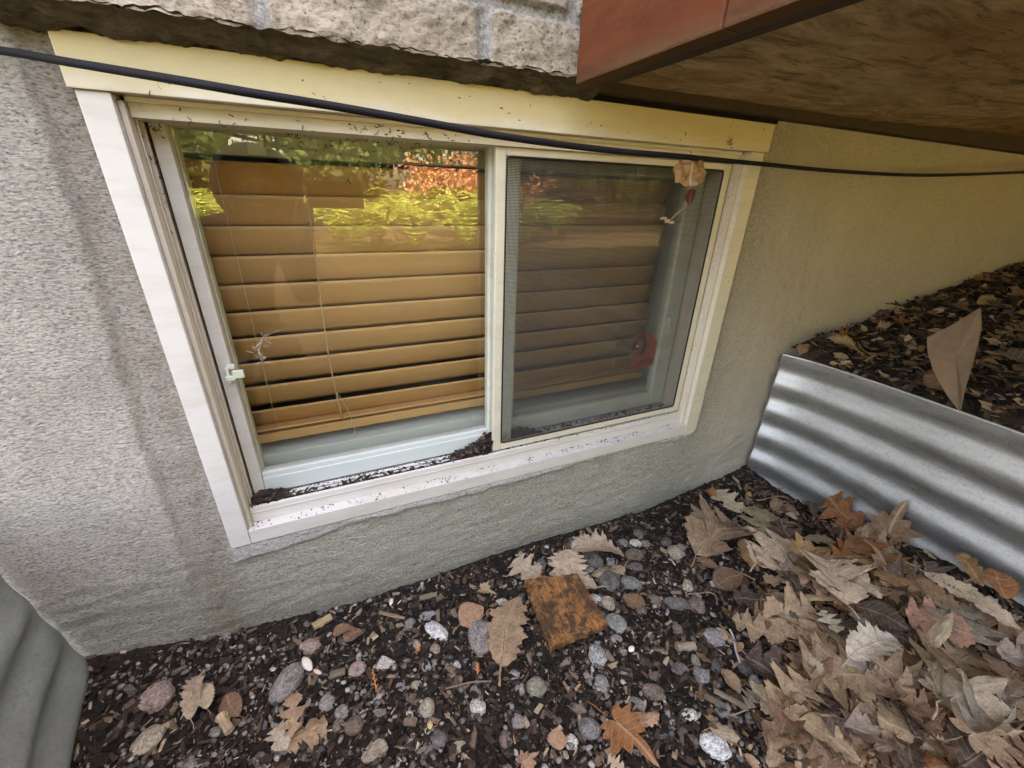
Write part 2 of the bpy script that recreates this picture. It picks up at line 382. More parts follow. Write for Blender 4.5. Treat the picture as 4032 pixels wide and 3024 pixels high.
new_obj('mortar_bed', bm, M_UNDER, bw, smooth=True, label='dark stained mortar under the blocks')
box('wall_core', M_DARKWOOD, bw, -2.6,5,-.02,.30,.006,2.73)
rf = box('shade_roof', mat_simple('shade_roof_felt', (.12,.1,.09)), None, -5,8,-.45,6,3.4,3.52)  # unseen slab added above the house to block the sun
tag(rf, 'unseen dark slab with eaves, added to keep sun off the well', 'shade_roof')
# --- interior room
bm = bmesh.new()
for a in ((-.9,2,.36,.38,-1,.6),(-.9,2,2.4,2.42,-1,.7),(-.92,-.9,.38,2.4,-1,.7),(2,2.02,.38,2.4,-1,.7),(-.9,2,.36,2.42,-1.02,-1)): bx(bm,*a)
bmr = bmesh.new()
for a in ((-.9,2,2.4,2.42,-1,.9),(-.92,-.9,.206,2.42,-1,.9),(2,2.02,.206,2.42,-1,.9),(-.92,2.02,.206,2.42,-1.02,-1),(-.92,2.02,.206,2.42,.9,.92),
          (-.9,.02,.206,.22,-1,.9),(.965,2,.206,.22,-1,.9),(.02,.965,.206,.22,-1,.079),(.02,.965,.206,.22,.622,.9)): bx(bmr,*a)
bm.free()
tag(new_obj('room', bmr, M_DARKROOM), None, None, kind='structure')
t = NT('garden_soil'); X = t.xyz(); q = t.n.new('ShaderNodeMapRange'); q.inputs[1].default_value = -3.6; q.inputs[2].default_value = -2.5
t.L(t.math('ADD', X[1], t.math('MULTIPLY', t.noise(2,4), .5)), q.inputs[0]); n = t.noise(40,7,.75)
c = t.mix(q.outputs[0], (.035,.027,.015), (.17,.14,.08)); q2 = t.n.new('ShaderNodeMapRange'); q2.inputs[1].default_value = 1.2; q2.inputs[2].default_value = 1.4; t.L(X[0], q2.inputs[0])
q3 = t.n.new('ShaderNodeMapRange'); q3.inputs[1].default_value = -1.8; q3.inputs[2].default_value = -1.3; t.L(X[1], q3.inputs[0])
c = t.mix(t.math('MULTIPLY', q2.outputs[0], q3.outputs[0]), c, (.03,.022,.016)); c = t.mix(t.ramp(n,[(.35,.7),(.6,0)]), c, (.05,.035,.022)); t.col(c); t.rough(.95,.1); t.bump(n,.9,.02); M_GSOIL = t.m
# --- ground of the well
xs = frange(-.30,1.34,300); ys = frange(-1.27,.03,200)
def fl(x, y):
    d = 1 if y > -.8 else .3
    return (x, y, floor_z(x, y)+d*(.004*N(x,y,1,60)+.003*N(x,y,2,140)))
tag(new_obj('ground', grid(fl, xs, ys), M_SOIL, smooth=True), None, None, kind='structure')
# --- upper ground round the well, reaching the horizon
def upz(x, y):
    z = .12
    if -.9 < x < 1.281 and y > -2.6: z = -.2+.32*sstep(-1.2,-2.3,y)
    if x > 1.281 and y > -1.6: z += (.052+.155*max(0, min(x,4)-1.28)+.02*sstep(-.12,0,y))*sstep(-1.6,-.9,y)
    return z+.010*N(x,y,0,3)*(1 if x > 1.35 or x < 1 else .3)+.006*N(x,y,0,12)*(1 if y > -4 else 0)
xs = [-150,-60,-25,-12,-6,-3,-2,-1.2,-.8,-.5,-.31]+frange(-.20,1.2,16)+frange(1.283,2.6,90)+frange(2.7,5,20)+[6,8,12,25,60,150]
ys = [-150,-60,-25,-14,-9]+frange(-7,-1.27,60)+frange(-1.2,.03,80)
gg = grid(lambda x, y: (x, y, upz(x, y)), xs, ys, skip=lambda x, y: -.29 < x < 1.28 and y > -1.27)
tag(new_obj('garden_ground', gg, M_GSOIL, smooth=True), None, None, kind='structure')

# --- corrugated sheets of the window well
def corr(name, path, ztop, zbot, pitch, phase, label, amp=.0052, flip=1, lean=0, mat=None):
    bm = bmesh.new(); pts = smooth_pts([(a, b, 0) for a, b in path], 10)
    zs = frange(zbot, ztop, int((ztop-zbot)/.0045)); n = len(pts); rows = []
    for i, p in enumerate(pts):
        tgt = (pts[min(i+1,n-1)]-pts[max(i-1,0)]).normalized(); nr = Vector((-tgt.y, tgt.x, 0))*flip
        row = []
        for z in zs:
            a = amp*math.cos((z-phase)/pitch*2*PI)*(.15+.85*sstep(0,-.05,p.y) if flip > 0 else 1)
            if flip < 0 and z > .172: a = amp*math.cos((.172-phase)/pitch*2*PI)+(z-.172)*.15
            q = p+nr*(a+.0006*N(p.x+p.y, z, 0, 6)); row.append(bm.verts.new((q.x+lean*(z-zbot), q.y, z+.0015*N(p.y,p.x,2,4))))
        rows.append(row)
    for i in range(n-1):
        for j in range(len(zs)-1): bm.faces.new((rows[i][j], rows[i+1][j], rows[i+1][j+1], rows[i][j+1]))
    o = new_obj(name, bm, mat or M_GALV, smooth=True); s = o.modifiers.new('thick','SOLIDIFY'); s.thickness = .0016; s.offset = 0
    return tag(o, label, 'metal sheet', 'corrugated sheets lining the window well')
corr('corrugated_sheet', [(1.243,-.004),(1.262,-.06),(1.272,-.14),(1.277,-.25),(1.272,-.42),(1.262,-.6),(1.25,-.8),(1.26,-1.0),(1.29,-1.2),(1.36,-1.4)], .183,-.30,.0785,.097,
     'galvanised corrugated sheet right of the window, leaves heaped against it', flip=-1)
corr('corrugated_sheet', [(-.200,-.004),(-.197,-.04),(-.190,-.09),(-.178,-.15),(-.155,-.25),(-.13,-.4),(-.115,-.6),(-.14,-.9),(-.22,-1.2),(-.32,-1.4)], .16,-.30,.072,.0,
     'dull grey corrugated sheet left of the window in the bottom left corner', amp=.0085, flip=1, lean=-.14, mat=M_GALVD)


# --- deck landing over the right side
dk = thing('deck_landing', 'red-brown painted deck landing with bare stained plywood underside', 'deck', (.56,-.04,.68))
def loc(o, e=None):
    o.location = -Vector(o.parent.location); return o
bm = bmesh.new(); bx(bm, .549,.574,-1.15,-.285,.670,.93, bev=.0025)
loc(new_obj('rim_board', bm, M_RED, dk))
bm = bmesh.new(); bx(bm, .549,.574,-.283,-.043,.670,.93, bev=.0025)
loc(new_obj('rim_board', bm, M_RED, dk))
bm = bmesh.new(); bx(bm, .580,.604,-1.15,-.043,.6745,.80, bev=.002); loc(new_obj('joist', bm, M_DARKWOOD, dk))
sag = lambda x, y: .6845+.003*sstep(.6,1.2,x)+.019*sstep(1.15,2.1,x)-.002*N(x,y,0,3)
bm = grid(lambda x, y: (x, y, sag(x,y)+.0015*N(x,y,0,20)), frange(.607,4.2,110), frange(-1.15,-.003,50))
pw = new_obj('plywood_soffit', bm, M_PLY, dk, smooth=True); loc(pw); s = pw.modifiers.new('t','SOLIDIFY'); s.thickness = .018; s.offset = 1
for f in pw.data.polygons: pass
bm = bmesh.new(); bx(bm, .55,4.2,-1.15,-.043,.92,.95); loc(new_obj('deck_boards', bm, M_DARKWOOD, dk))
bm = bmesh.new(); bx(bm, .572,1.012,-.003,.004,.6642,.6865); loc(new_obj('gap_shade_strip', bm, mat_simple('gap_shade_black', (.012,.009,.007), .9, .1, ns=60, var=.5), dk))  # black strip painted in for the shaded gap above the casing


# ================================================================== WINDOW
W = thing('sliding_window', 'white vinyl sliding basement window set in the stucco wall', 'window', (0,0,0))
bm = bmesh.new(); bx(bm, -.004,1.006,-.004,.03,.617,.6635, bev=.0012); new_obj('head_casing', bm, M_HEAD, W, label='top casing board yellowed and grimy along its upper edge')
bm = bmesh.new(); bx(bm, 0,.028,0,.03,.0,.6165, bev=.0012); new_obj('side_casing', bm, M_VINYL, W)
# right casing has a rounded foot
bm = bmesh.new(); prof = [(.965,-.003),(.984,-.002)]+[(.984+.016*math.sin(a), .016-.018*math.cos(a)) for a in frange(.15,PI/2,6)]+[(1.0,.6165),(.965,.6165)]
lo = [bm.verts.new((a, 0, b)) for a, b in prof]; hi = [bm.verts.new((a, .03, b)) for a, b in prof]
bm.faces.new(lo); bm.faces.new(hi[::-1])
for i in range(len(prof)): j = (i+1) % len(prof); bm.faces.new((lo[j], lo[i], hi[i], hi[j]))
bmesh.ops.recalc_face_normals(bm, faces=bm.faces); new_obj('side_casing', bm, M_BOUNCE_VINYL, W)
bm = bmesh.new(); bx(bm, .0285,.9645,.001,.03,.0,.026, bev=.001); new_obj('bottom_casing', bm, M_VINYL, W)
bm = bmesh.new(); bx(bm,.0345,.9585,.020,.115,.5975,.616,bev=.0008); bx(bm,.0345,.9585,.014,.0195,.6115,.6165,bev=.0006); fr_ = new_obj('frame', bm, M_BOUNCE_VINYL, W)
def fb(name, mat, *a, bev=.0008): 
    bm = bmesh.new(); bx(bm, *a, bev=bev); return new_obj(name, bm, mat, fr_)
bm = bmesh.new(); bx(bm,.0285,.034,.011,.11,.0265,.6115,bev=.0008); bx(bm,.0345,.0362,.030,.034,.05,.6,bev=.0004); bx(bm,.034,.0372,.046,.050,.05,.6,bev=.0004); new_obj('side_jamb', bm, M_JAMB, fr_)
bm = bmesh.new(); bx(bm,.959,.9645,.011,.11,.0265,.6115,bev=.0008); bx(bm,.9572,.9588,.016,.020,.05,.6,bev=.0004); bx(bm,.955,.959,.046,.050,.05,.6,bev=.0004); new_obj('side_jamb', bm, M_JAMB, fr_)
bm = bmesh.new(); bx(bm,.0345,.9585,.0205,.115,.0265,.044); bx(bm,.0345,.9585,.0205,.027,.0445,.0545,bev=.0008); bx(bm,.0345,.9585,.040,.043,.0445,.0505,bev=.0005); bx(bm,.0345,.9585,.0485,.0565,.0445,.0500,bev=.0005)
bx(bm,.0345,.9585,.0190,.0204,.0455,.0462); new_obj('sill_track', bm, M_VINYL, fr_)
# left sash
bm = bmesh.new(); bx(bm,.0552,.4656,.060,.0835,.601,.63,bev=.001); S = new_obj('fixed_sash', bm, M_INNER, W)
def sb(name, par, mat, *a, bev=.001):
    bm = bmesh.new(); bx(bm, *a, bev=bev); return new_obj(name, bm, mat, par)
sb('stile', S, M_VINYL, .0384,.0548,.058,.0835,.0505,.63)
sb('stile', S, M_INNER, .466,.517,.059,.0835,.0505,.63)
bm = bmesh.new(); bx(bm,.0552,.4656,.060,.0835,.0505,.0800,bev=.001); bx(bm,.0552,.4656,.0635,.0835,.0803,.0885,bev=.001); new_obj('bottom_rail', bm, M_SILLIN, S)
def ribbed(x0, x1, name, par):
    bm = bmesh.new()
    for i in range(3): bx(bm, min(x0+(x1-x0)*i/3, x0+(x1-x0)*(i+1)/3-.0006*(1 if x1>x0 else -1)) if x1>x0 else x1, max(x0,x1)-.0012*i if x1>x0 else x0+.0012*i, .084+.011*i,.0945+.011*i,.06,.62)
    return new_obj(name, bm, M_INNER, par)
bm = bmesh.new()
for i in range(3): bx(bm, .036,.0553+.0012*(1-i),.0842+.0105*i,.0940+.0105*i,.083,.62,bev=.001)
new_obj('inner_stop', bm, M_INNER, S)
bm = bmesh.new(); bx(bm,.0553,.4655,.0700,.0730,.0888,.6006); new_obj('glass_pane', bm, M_GLASS, S)
# latch
bm = bmesh.new(); bx(bm,.050,.060,.0520,.0575,.286,.293,bev=.001); bx(bm,.046,.058,.0460,.0520,.270,.277,bev=.001); bx(bm,.0555,.0700,.0475,.0530,.272,.284,bev=.0012); bx(bm,.048,.052,.048,.058,.266,.290,bev=.0008); new_obj('latch', bm, M_INNER, S)
# right sash
bm = bmesh.new(); bx(bm,.5325,.9165,.087,.110,.603,.63,bev=.001); S2 = new_obj('sliding_sash', bm, M_INNER, W)
sb('stile', S2, M_INNER, .917,.9545,.086,.110,.052,.63); sb('stile', S2, M_INNER, .500,.532,.086,.110,.052,.63)
bm = bmesh.new(); bx(bm,.5325,.9165,.087,.110,.0505,.074,bev=.001); bx(bm,.5325,.9165,.090,.110,.0743,.084,bev=.001); new_obj('bottom_rail', bm, M_INNER, S2)
bm = bmesh.new(); bx(bm,.5325,.9165,.0955,.0985,.0843,.6028); new_obj('glass_pane', bm, M_GLASS, S2)
bm = bmesh.new(); bx(bm,.912,.922,.078,.085,.262,.272,bev=.001); bx(bm,.922,.928,.076,.086,.255,.280,bev=.001); new_obj('latch', bm, M_INNER, S2)
# insect screen
sx0, sx1, sz0, sz1 = .4635,.9555,.0560,.5970
bm = bmesh.new(); wd = .0165
bx(bm,sx0,sx0+wd,.028,.038,sz0,sz1,bev=.0018); bx(bm,sx1-wd,sx1,.028,.038,sz0,sz1,bev=.0018)
bx(bm,sx0+wd+.0003,sx1-wd-.0003,.0282,.0378,sz0,sz0+.0135,bev=.0015); bx(bm,sx0+wd+.0003,sx1-wd-.0003,.0282,.0378,sz1-.011,sz1,bev=.0015); SR = new_obj('insect_screen', bm, M_BOUNCE_VINYL, W)
a0, a1, b0, b1 = sx0+wd+.0012, sx1-wd-.0012, sz0+.0147, sz1-.0122
cr = []; rc = .007
for cx, cz, s in ((a1-rc,b1-rc,0),(a0+rc,b1-rc,1),(a0+rc,b0+rc,2),(a1-rc,b0+rc,3)):
    for k in range(5): q = s*PI/2+k*PI/8; cr.append((cx+rc*math.cos(q), .0295, cz+rc*math.sin(q)))
bm = bmesh.new(); tube(bm, cr, .0017, 8, True); new_obj('spline', bm, M_BLACK, SR, smooth=True)
bm = bmesh.new(); vv = [bm.verts.new(p) for p in ((a0,.0315,b0),(a1,.0315,b0),(a1,.0315,b1),(a0,.0315,b1))]; bm.faces.new(vv); new_obj('screen_mesh', bm, M_SCREEN, SR)
# interior reveal
bm = bmesh.new(); bx(bm,.0285,.9645,.1155,.205,.040,.0815,bev=.002); bx(bm,.010,.0280,.111,.204,.03,.63); bx(bm,.965,.985,.111,.204,.03,.63); bx(bm,.0285,.9645,.1155,.204,.620,.64)
bx(bm,.0285,.9645,.112,.118,.0400,.0930,bev=.001)
new_obj('interior_reveal', bm, M_SILLIN, W)

# ================================================================== BLIND behind the glass
B = thing('window_blind', 'tan wooden venetian blind hanging closed behind the glass', 'blind', (0,0,0))
box('headrail', M_HEADRAIL, B, .038,.930,.142,.190,.572,.612, bev=.002)
for bx0 in (.128, .818): box('bracket', mat_simple('bracket_white',(.62,.68,.58),bump=0), B, bx0,bx0+.022,.139,.1415,.574,.618)
def slat(zc, tilt, yc=.165):
    bm = bmesh.new(); n = 8; rows = []
    for x in frange(.036,.928,30):
        row = []
        for i in range(n+1):
            u = (i/n-.5)*.050; cv = .0022*(1-(2*i/n-1)**2)
            y = yc - u*math.sin(tilt) - cv*math.cos(tilt); z = zc + u*math.cos(tilt) - cv*math.sin(tilt)*.3
            row.append(bm.verts.new((x, y, z)))
        rows.append(row)
    for i in range(len(rows)-1):
        for j in range(n): bm.faces.new((rows[i][j], rows[i+1][j], rows[i+1][j+1], rows[i][j+1]))
    o = new_obj('slat', bm, M_SLAT, B, smooth=True); s = o.modifiers.new('t','SOLIDIFY'); s.thickness = .0028; s.offset = 0; return o
for i in range(9): slat(.5415-.0442*i, R(21+.5*i))
slat(.1437, R(33)); slat(.1245, R(80))
box('bottom_rail', M_SLAT, B, .036,.928,.143,.190,.1015,.1195, bev=.002)
bm = bmesh.new(); tube(bm, smooth_pts([(.197,.137,.575),(.192,.135,.42),(.188,.134,.28),(.190,.134,.19)],6), .0011, 6)
tube(bm, smooth_pts([(.190,.134,.19),(.203,.134,.155),(.212,.133,.115),(.209,.133,.085)],6), .0008, 6); tube(bm, [(.190,.134,.185),(.194,.134,.128)], .0013, 6)
new_obj('pull_cord', bm, M_CORD, B, smooth=True)
for cx in (.082,.50,.83):
    bm = bmesh.new(); tube(bm, [(cx,.142,.572),(cx,.144,.12)], .0006, 5); new_obj('ladder_cord', bm, M_CORD, B)
# sticker on the inside of the right pane
st = thing('window_sticker', 'red round sticker with black marks inside the right pane', 'sticker', (0,0,0))
def on_pane(u, v, y=.0992): return bk('P', 2400+u*.1808, 1200+v*.1808, 1, y)
out = [(780,598),(870,612),(960,670),(1020,760),(1052,870),(1058,960),(1040,1080),(1005,1190),(960,1280),(900,1320),(740,1355),(600,1385),(520,1385),(470,1330),(455,1220),(462,1090),(480,980),(500,860),(550,730),(620,650),(700,608)]
def flat_poly(name, pts, y, mat, th=.0004):
    bm = bmesh.new(); P = [on_pane(u, v, y) for u, v in pts]; a = [bm.verts.new(p) for p in P]; b = [bm.verts.new(p+Vector((0,th,0))) for p in P]
    bm.faces.new(a); bm.faces.new(b[::-1])
    for i in range(len(P)): j = (i+1)%len(P); bm.faces.new((a[j],a[i],b[i],b[j]))
    bmesh.ops.recalc_face_normals(bm, faces=bm.faces); return new_obj(name, bm, mat, st)
flat_poly('sticker_base', out, .0990, mat_simple('sticker_red',(.52,.05,.05),.4,bump=0))
MB = mat_simple('sticker_black',(.015,.015,.018),.4,bump=0)
flat_poly('sticker_mark', [(660,650),(740,640),(790,720),(812,830),(800,950),(750,1050),(670,1100),(620,1080),(690,1010),(735,920),(740,820),(700,740),(640,770),(600,840),(640,900),(620,970),(540,985),(490,1010),(500,900),(540,820),(590,740)], .0984, MB)
flat_poly('sticker_dot', [(585,900),(610,880),(632,890),(628,920),(595,932)], .0979, mat_simple('sticker_white',(.8,.8,.8),bump=0))
flat_poly('sticker_band', [(700,1200),(930,1165),(955,1180),(930,1235),(640,1300),(560,1290)], .0984, mat_simple('sticker_dark_red',(.28,.02,.02),bump=0))

# ================================================================== CABLE
cb = [(-700,120,.46),(-300,165,.40),(0,199,.36),(278,246,.335),(700,316,.318),(1000,368,.322),(1300,416,.345),(1660,479,.37),(2000,540,.40),(2400,592,.46),(2700,618,.53),(3000,646,.66),(3300,674,.78),(3650,690,.91),(4032,678,1.07),(4500,655,1.22)]
P = []
for u, v, dpt in cb: P.append(CAM + ray('P', u, v)*dpt)
P[0] = Vector((P[0].x-.1, P[0].y-.1, P[0].z))
bm = bmesh.new(); tube(bm, smooth_pts(P, 10), .0032, 14)
tag(new_obj('cable', bm, M_CABLE, smooth=True), 'thick black cable sagging across the top of the window', 'cable')

# ================================================================== LEAVES
def lobed(t, k, depth, base=.9):
    env = math.sin(PI*min(1, t**.8))**.75 if 0 < t < 1 else 0
    lob = .5+.5*math.cos(2*PI*(t*k-.5))
    return base*env*(1-depth*(1-lob**.7)*sstep(.12,.28,t)*(1-sstep(.93,1,t)))
def leaf_profile(kind, t, side):
    if kind == 'oval': return .34*math.sin(PI*t**.85)**.8 if 0 < t < 1 else 0
    if kind == 'white_oak': return .52*lobed(t, 3.5+.35*side, .80)*(.7+.5*t)
    if kind == 'chestnut_oak': return .46*lobed(t, 6.2+.2*side, .34)*(.8+.35*t)
    if kind == 'pin_oak': return .56*(math.sin(PI*min(1,t**.9))**.6 if 0 < t < 1 else 0)*(1-.66*(1-(.5+.5*math.cos(2*PI*(t*3.1+.08*side-.45)))**.9)*sstep(.1,.25,t)*(1-sstep(.94,1,t)))
    if kind == 'long': return .26*lobed(t, 4.5, .35)
    return .3
PB = {}
def blade_mesh(kind, seed, curl, droop, crumple):
    """leaf lying in local x/y with its stem at the origin and its tip at y=1"""
    r = random.Random(seed); bm = bmesh.new(); uv = bm.loops.layers.uv.new('UV'); info = {}
    def bend(x, y):
        z = curl*abs(x)**1.5*2.2 + droop*(y-.5)**2 - droop*.25
        z += crumple*(.5*N(x*2.5+seed*3.1, y*2.5, seed)+.22*N(x*7, y*7+seed, seed))
        x2 = x*(1-.35*abs(curl)*abs(x)*2)
        return Vector((x2+.05*math.sin(y*3+seed), y, z))
    if kind == 'maple':
        if kind == 'maple': tips = [(-128,.42),(-92,.50),(-66,.66),(-34,.58),(0,.95),(30,.60),(66,.70),(96,.50),(130,.40)]; sinus = .66
        else: tips = [(-112,.46),(-62,.74),(-28,.62),(0,.98),(26,.60),(64,.72),(108,.44)]; sinus = .46
        pts = []
        for i, (a, d) in enumerate(tips):
            d *= 1+.14*(r.random()-.5); pts.append((a+r.uniform(-4,4), d))
            if i < len(tips)-1:
                a2, d2 = tips[i+1]; pts.append(((a+a2)/2, min(d, d2)*(sinus+.18*(abs(a2-a) < 25)+.12*r.random())))
        pts = [(-172,.12)]+pts+[(172,.12)]
        dense = []
        for i in range(len(pts)-1):
            for q in range(4): t = q/4; dense.append((pts[i][0]+(pts[i+1][0]-pts[i][0])*t, pts[i][1]+(pts[i+1][1]-pts[i][1])*t))
        dense.append(pts[-1]); cx, cy = 0, .30; rings = []
        for rr in (0,.25,.5,.75,1):
            row = []
            for a, d in dense:
                an = R(90-a); x = cx+math.cos(an)*d*.72*rr; y = cy+math.sin(an)*d*.72*rr
                v = bm.verts.new(bend(x, y)); info[v] = (.5+x*.9, y); row.append(v)
            rings.append(row)
        for i in range(4):
            for j in range(len(dense)-1): bm.faces.new((rings[i][j], rings[i][j+1], rings[i+1][j+1], rings[i+1][j]))
        bmesh.ops.remove_doubles(bm, verts=rings[0], dist=1e-5)
        info2 = info
    else:
        n = 42; m = 4; V = []
        for i in range(n+1):
            t = i/n; row = []
            wl = leaf_profile(kind, t, -1)*(1+.12*math.sin(i*2.3+seed)); wr = leaf_profile(kind, t, 1)*(1+.12*math.sin(i*1.9+seed*2))
            for j in range(-m, m+1):
                f = j/m; x = (wl if f < 0 else wr)*f + .03*N(t*3, seed, 0)
                y = t + abs(f)*(.20 if kind == 'pin_oak' else .10)*math.sin(PI*t)*(1 if kind != 'oval' else 0)
                v = bm.verts.new(bend(x, y)); info[v] = (.5+f*.5*max(.25, min(1, abs(wl)*2)), t); row.append(v)
            V.append(row)
        for i in range(n):
            for j in range(2*m): bm.faces.new((V[i][j], V[i][j+1], V[i+1][j+1], V[i+1][j]))
    for f in bm.faces:
        for l in f.loops:
            a = info.get(l.vert); l[uv].uv = a if a else (.5, .3)
    # petiole and raised midrib
    c = .0
    tube(bm, [bend(0,.12)+Vector((0,0,.003)), bend(0,.02), Vector((.02,-.10,.02)), Vector((.05,-.22,.0))], [.010,.011,.010,.012], 5)
    if kind != 'maple': tube(bm, [bend(0+.03*N(t*3,seed,0),t)+Vector((0,0,.004)) for t in frange(.05,.93,10)], [.010-.0008*i for i in range(11)], 4)
    me = bpy.data.meshes.new('leaf'); bm.to_mesh(me); bm.free()
    for p in me.polygons: p.use_smooth = True
    me.materials.append(M_LEAF); return me
PROT = {}
for kind in ('oval','white_oak','chestnut_oak','long','maple','pin_oak'):
    PROT[kind] = [blade_mesh(kind, 3+i*7, cu, dr, cr_) for i, (cu, dr, cr_) in enumerate([(.16,-.16,.22),(.50,-.42,.30),(-.45,.38,.32),(.95,-.75,.46)])]
LC = {'tan':(.35,.235,.145),'pale':(.51,.395,.28),'white':(.58,.49,.38),'rust':(.30,.125,.05),'brown':(.24,.14,.085),'dark':(.10,.067,.05),
      'ochre':(.37,.21,.10),'pink':(.42,.24,.155),'olive':(.36,.29,.185),'grey':(.32,.26,.20),'orange':(.45,.18,.05)}
def put_leaf(loc_, yaw, pitch, roll, length, width, kind, var, colour, label, group=None):
    o = bpy.data.objects.new('leaf', PROT[kind][var % 4]); COL.objects.link(o)
    m = Matrix.Translation(loc_) @ Matrix.Rotation(yaw,4,'Z') @ Matrix.Rotation(pitch,4,'X') @ Matrix.Rotation(roll,4,'Y') @ Matrix.Diagonal((length*width, length, length*.55, 1))
    o.matrix_world = m
    c = LC[colour]; f = rnd.uniform(.88,1.14); o.color = (min(1,c[0]*f), min(1,c[1]*f*rnd.uniform(.96,1.04)), min(1,c[2]*f), 1)
    return tag(o, label, 'leaf', group or 'fallen leaves in the window well')
def leaf_px(r, bu, bv, tu, tv, kind, colour, label, wid=1, var=0, h=.012, pitch=0, roll=0, hb=None):
    a = gp(r, bu, bv, h if hb is None else hb); b = gp(r, tu, tv, h)
    d = b-a; L = math.hypot(d.x, d.y); yaw = math.atan2(-d.x, d.y)
    return put_leaf(a, yaw, R(pitch)+math.atan2(d.z, L), R(roll), d.length*1.0/max(.3, math.cos(R(pitch))), wid, kind, var, colour, label)

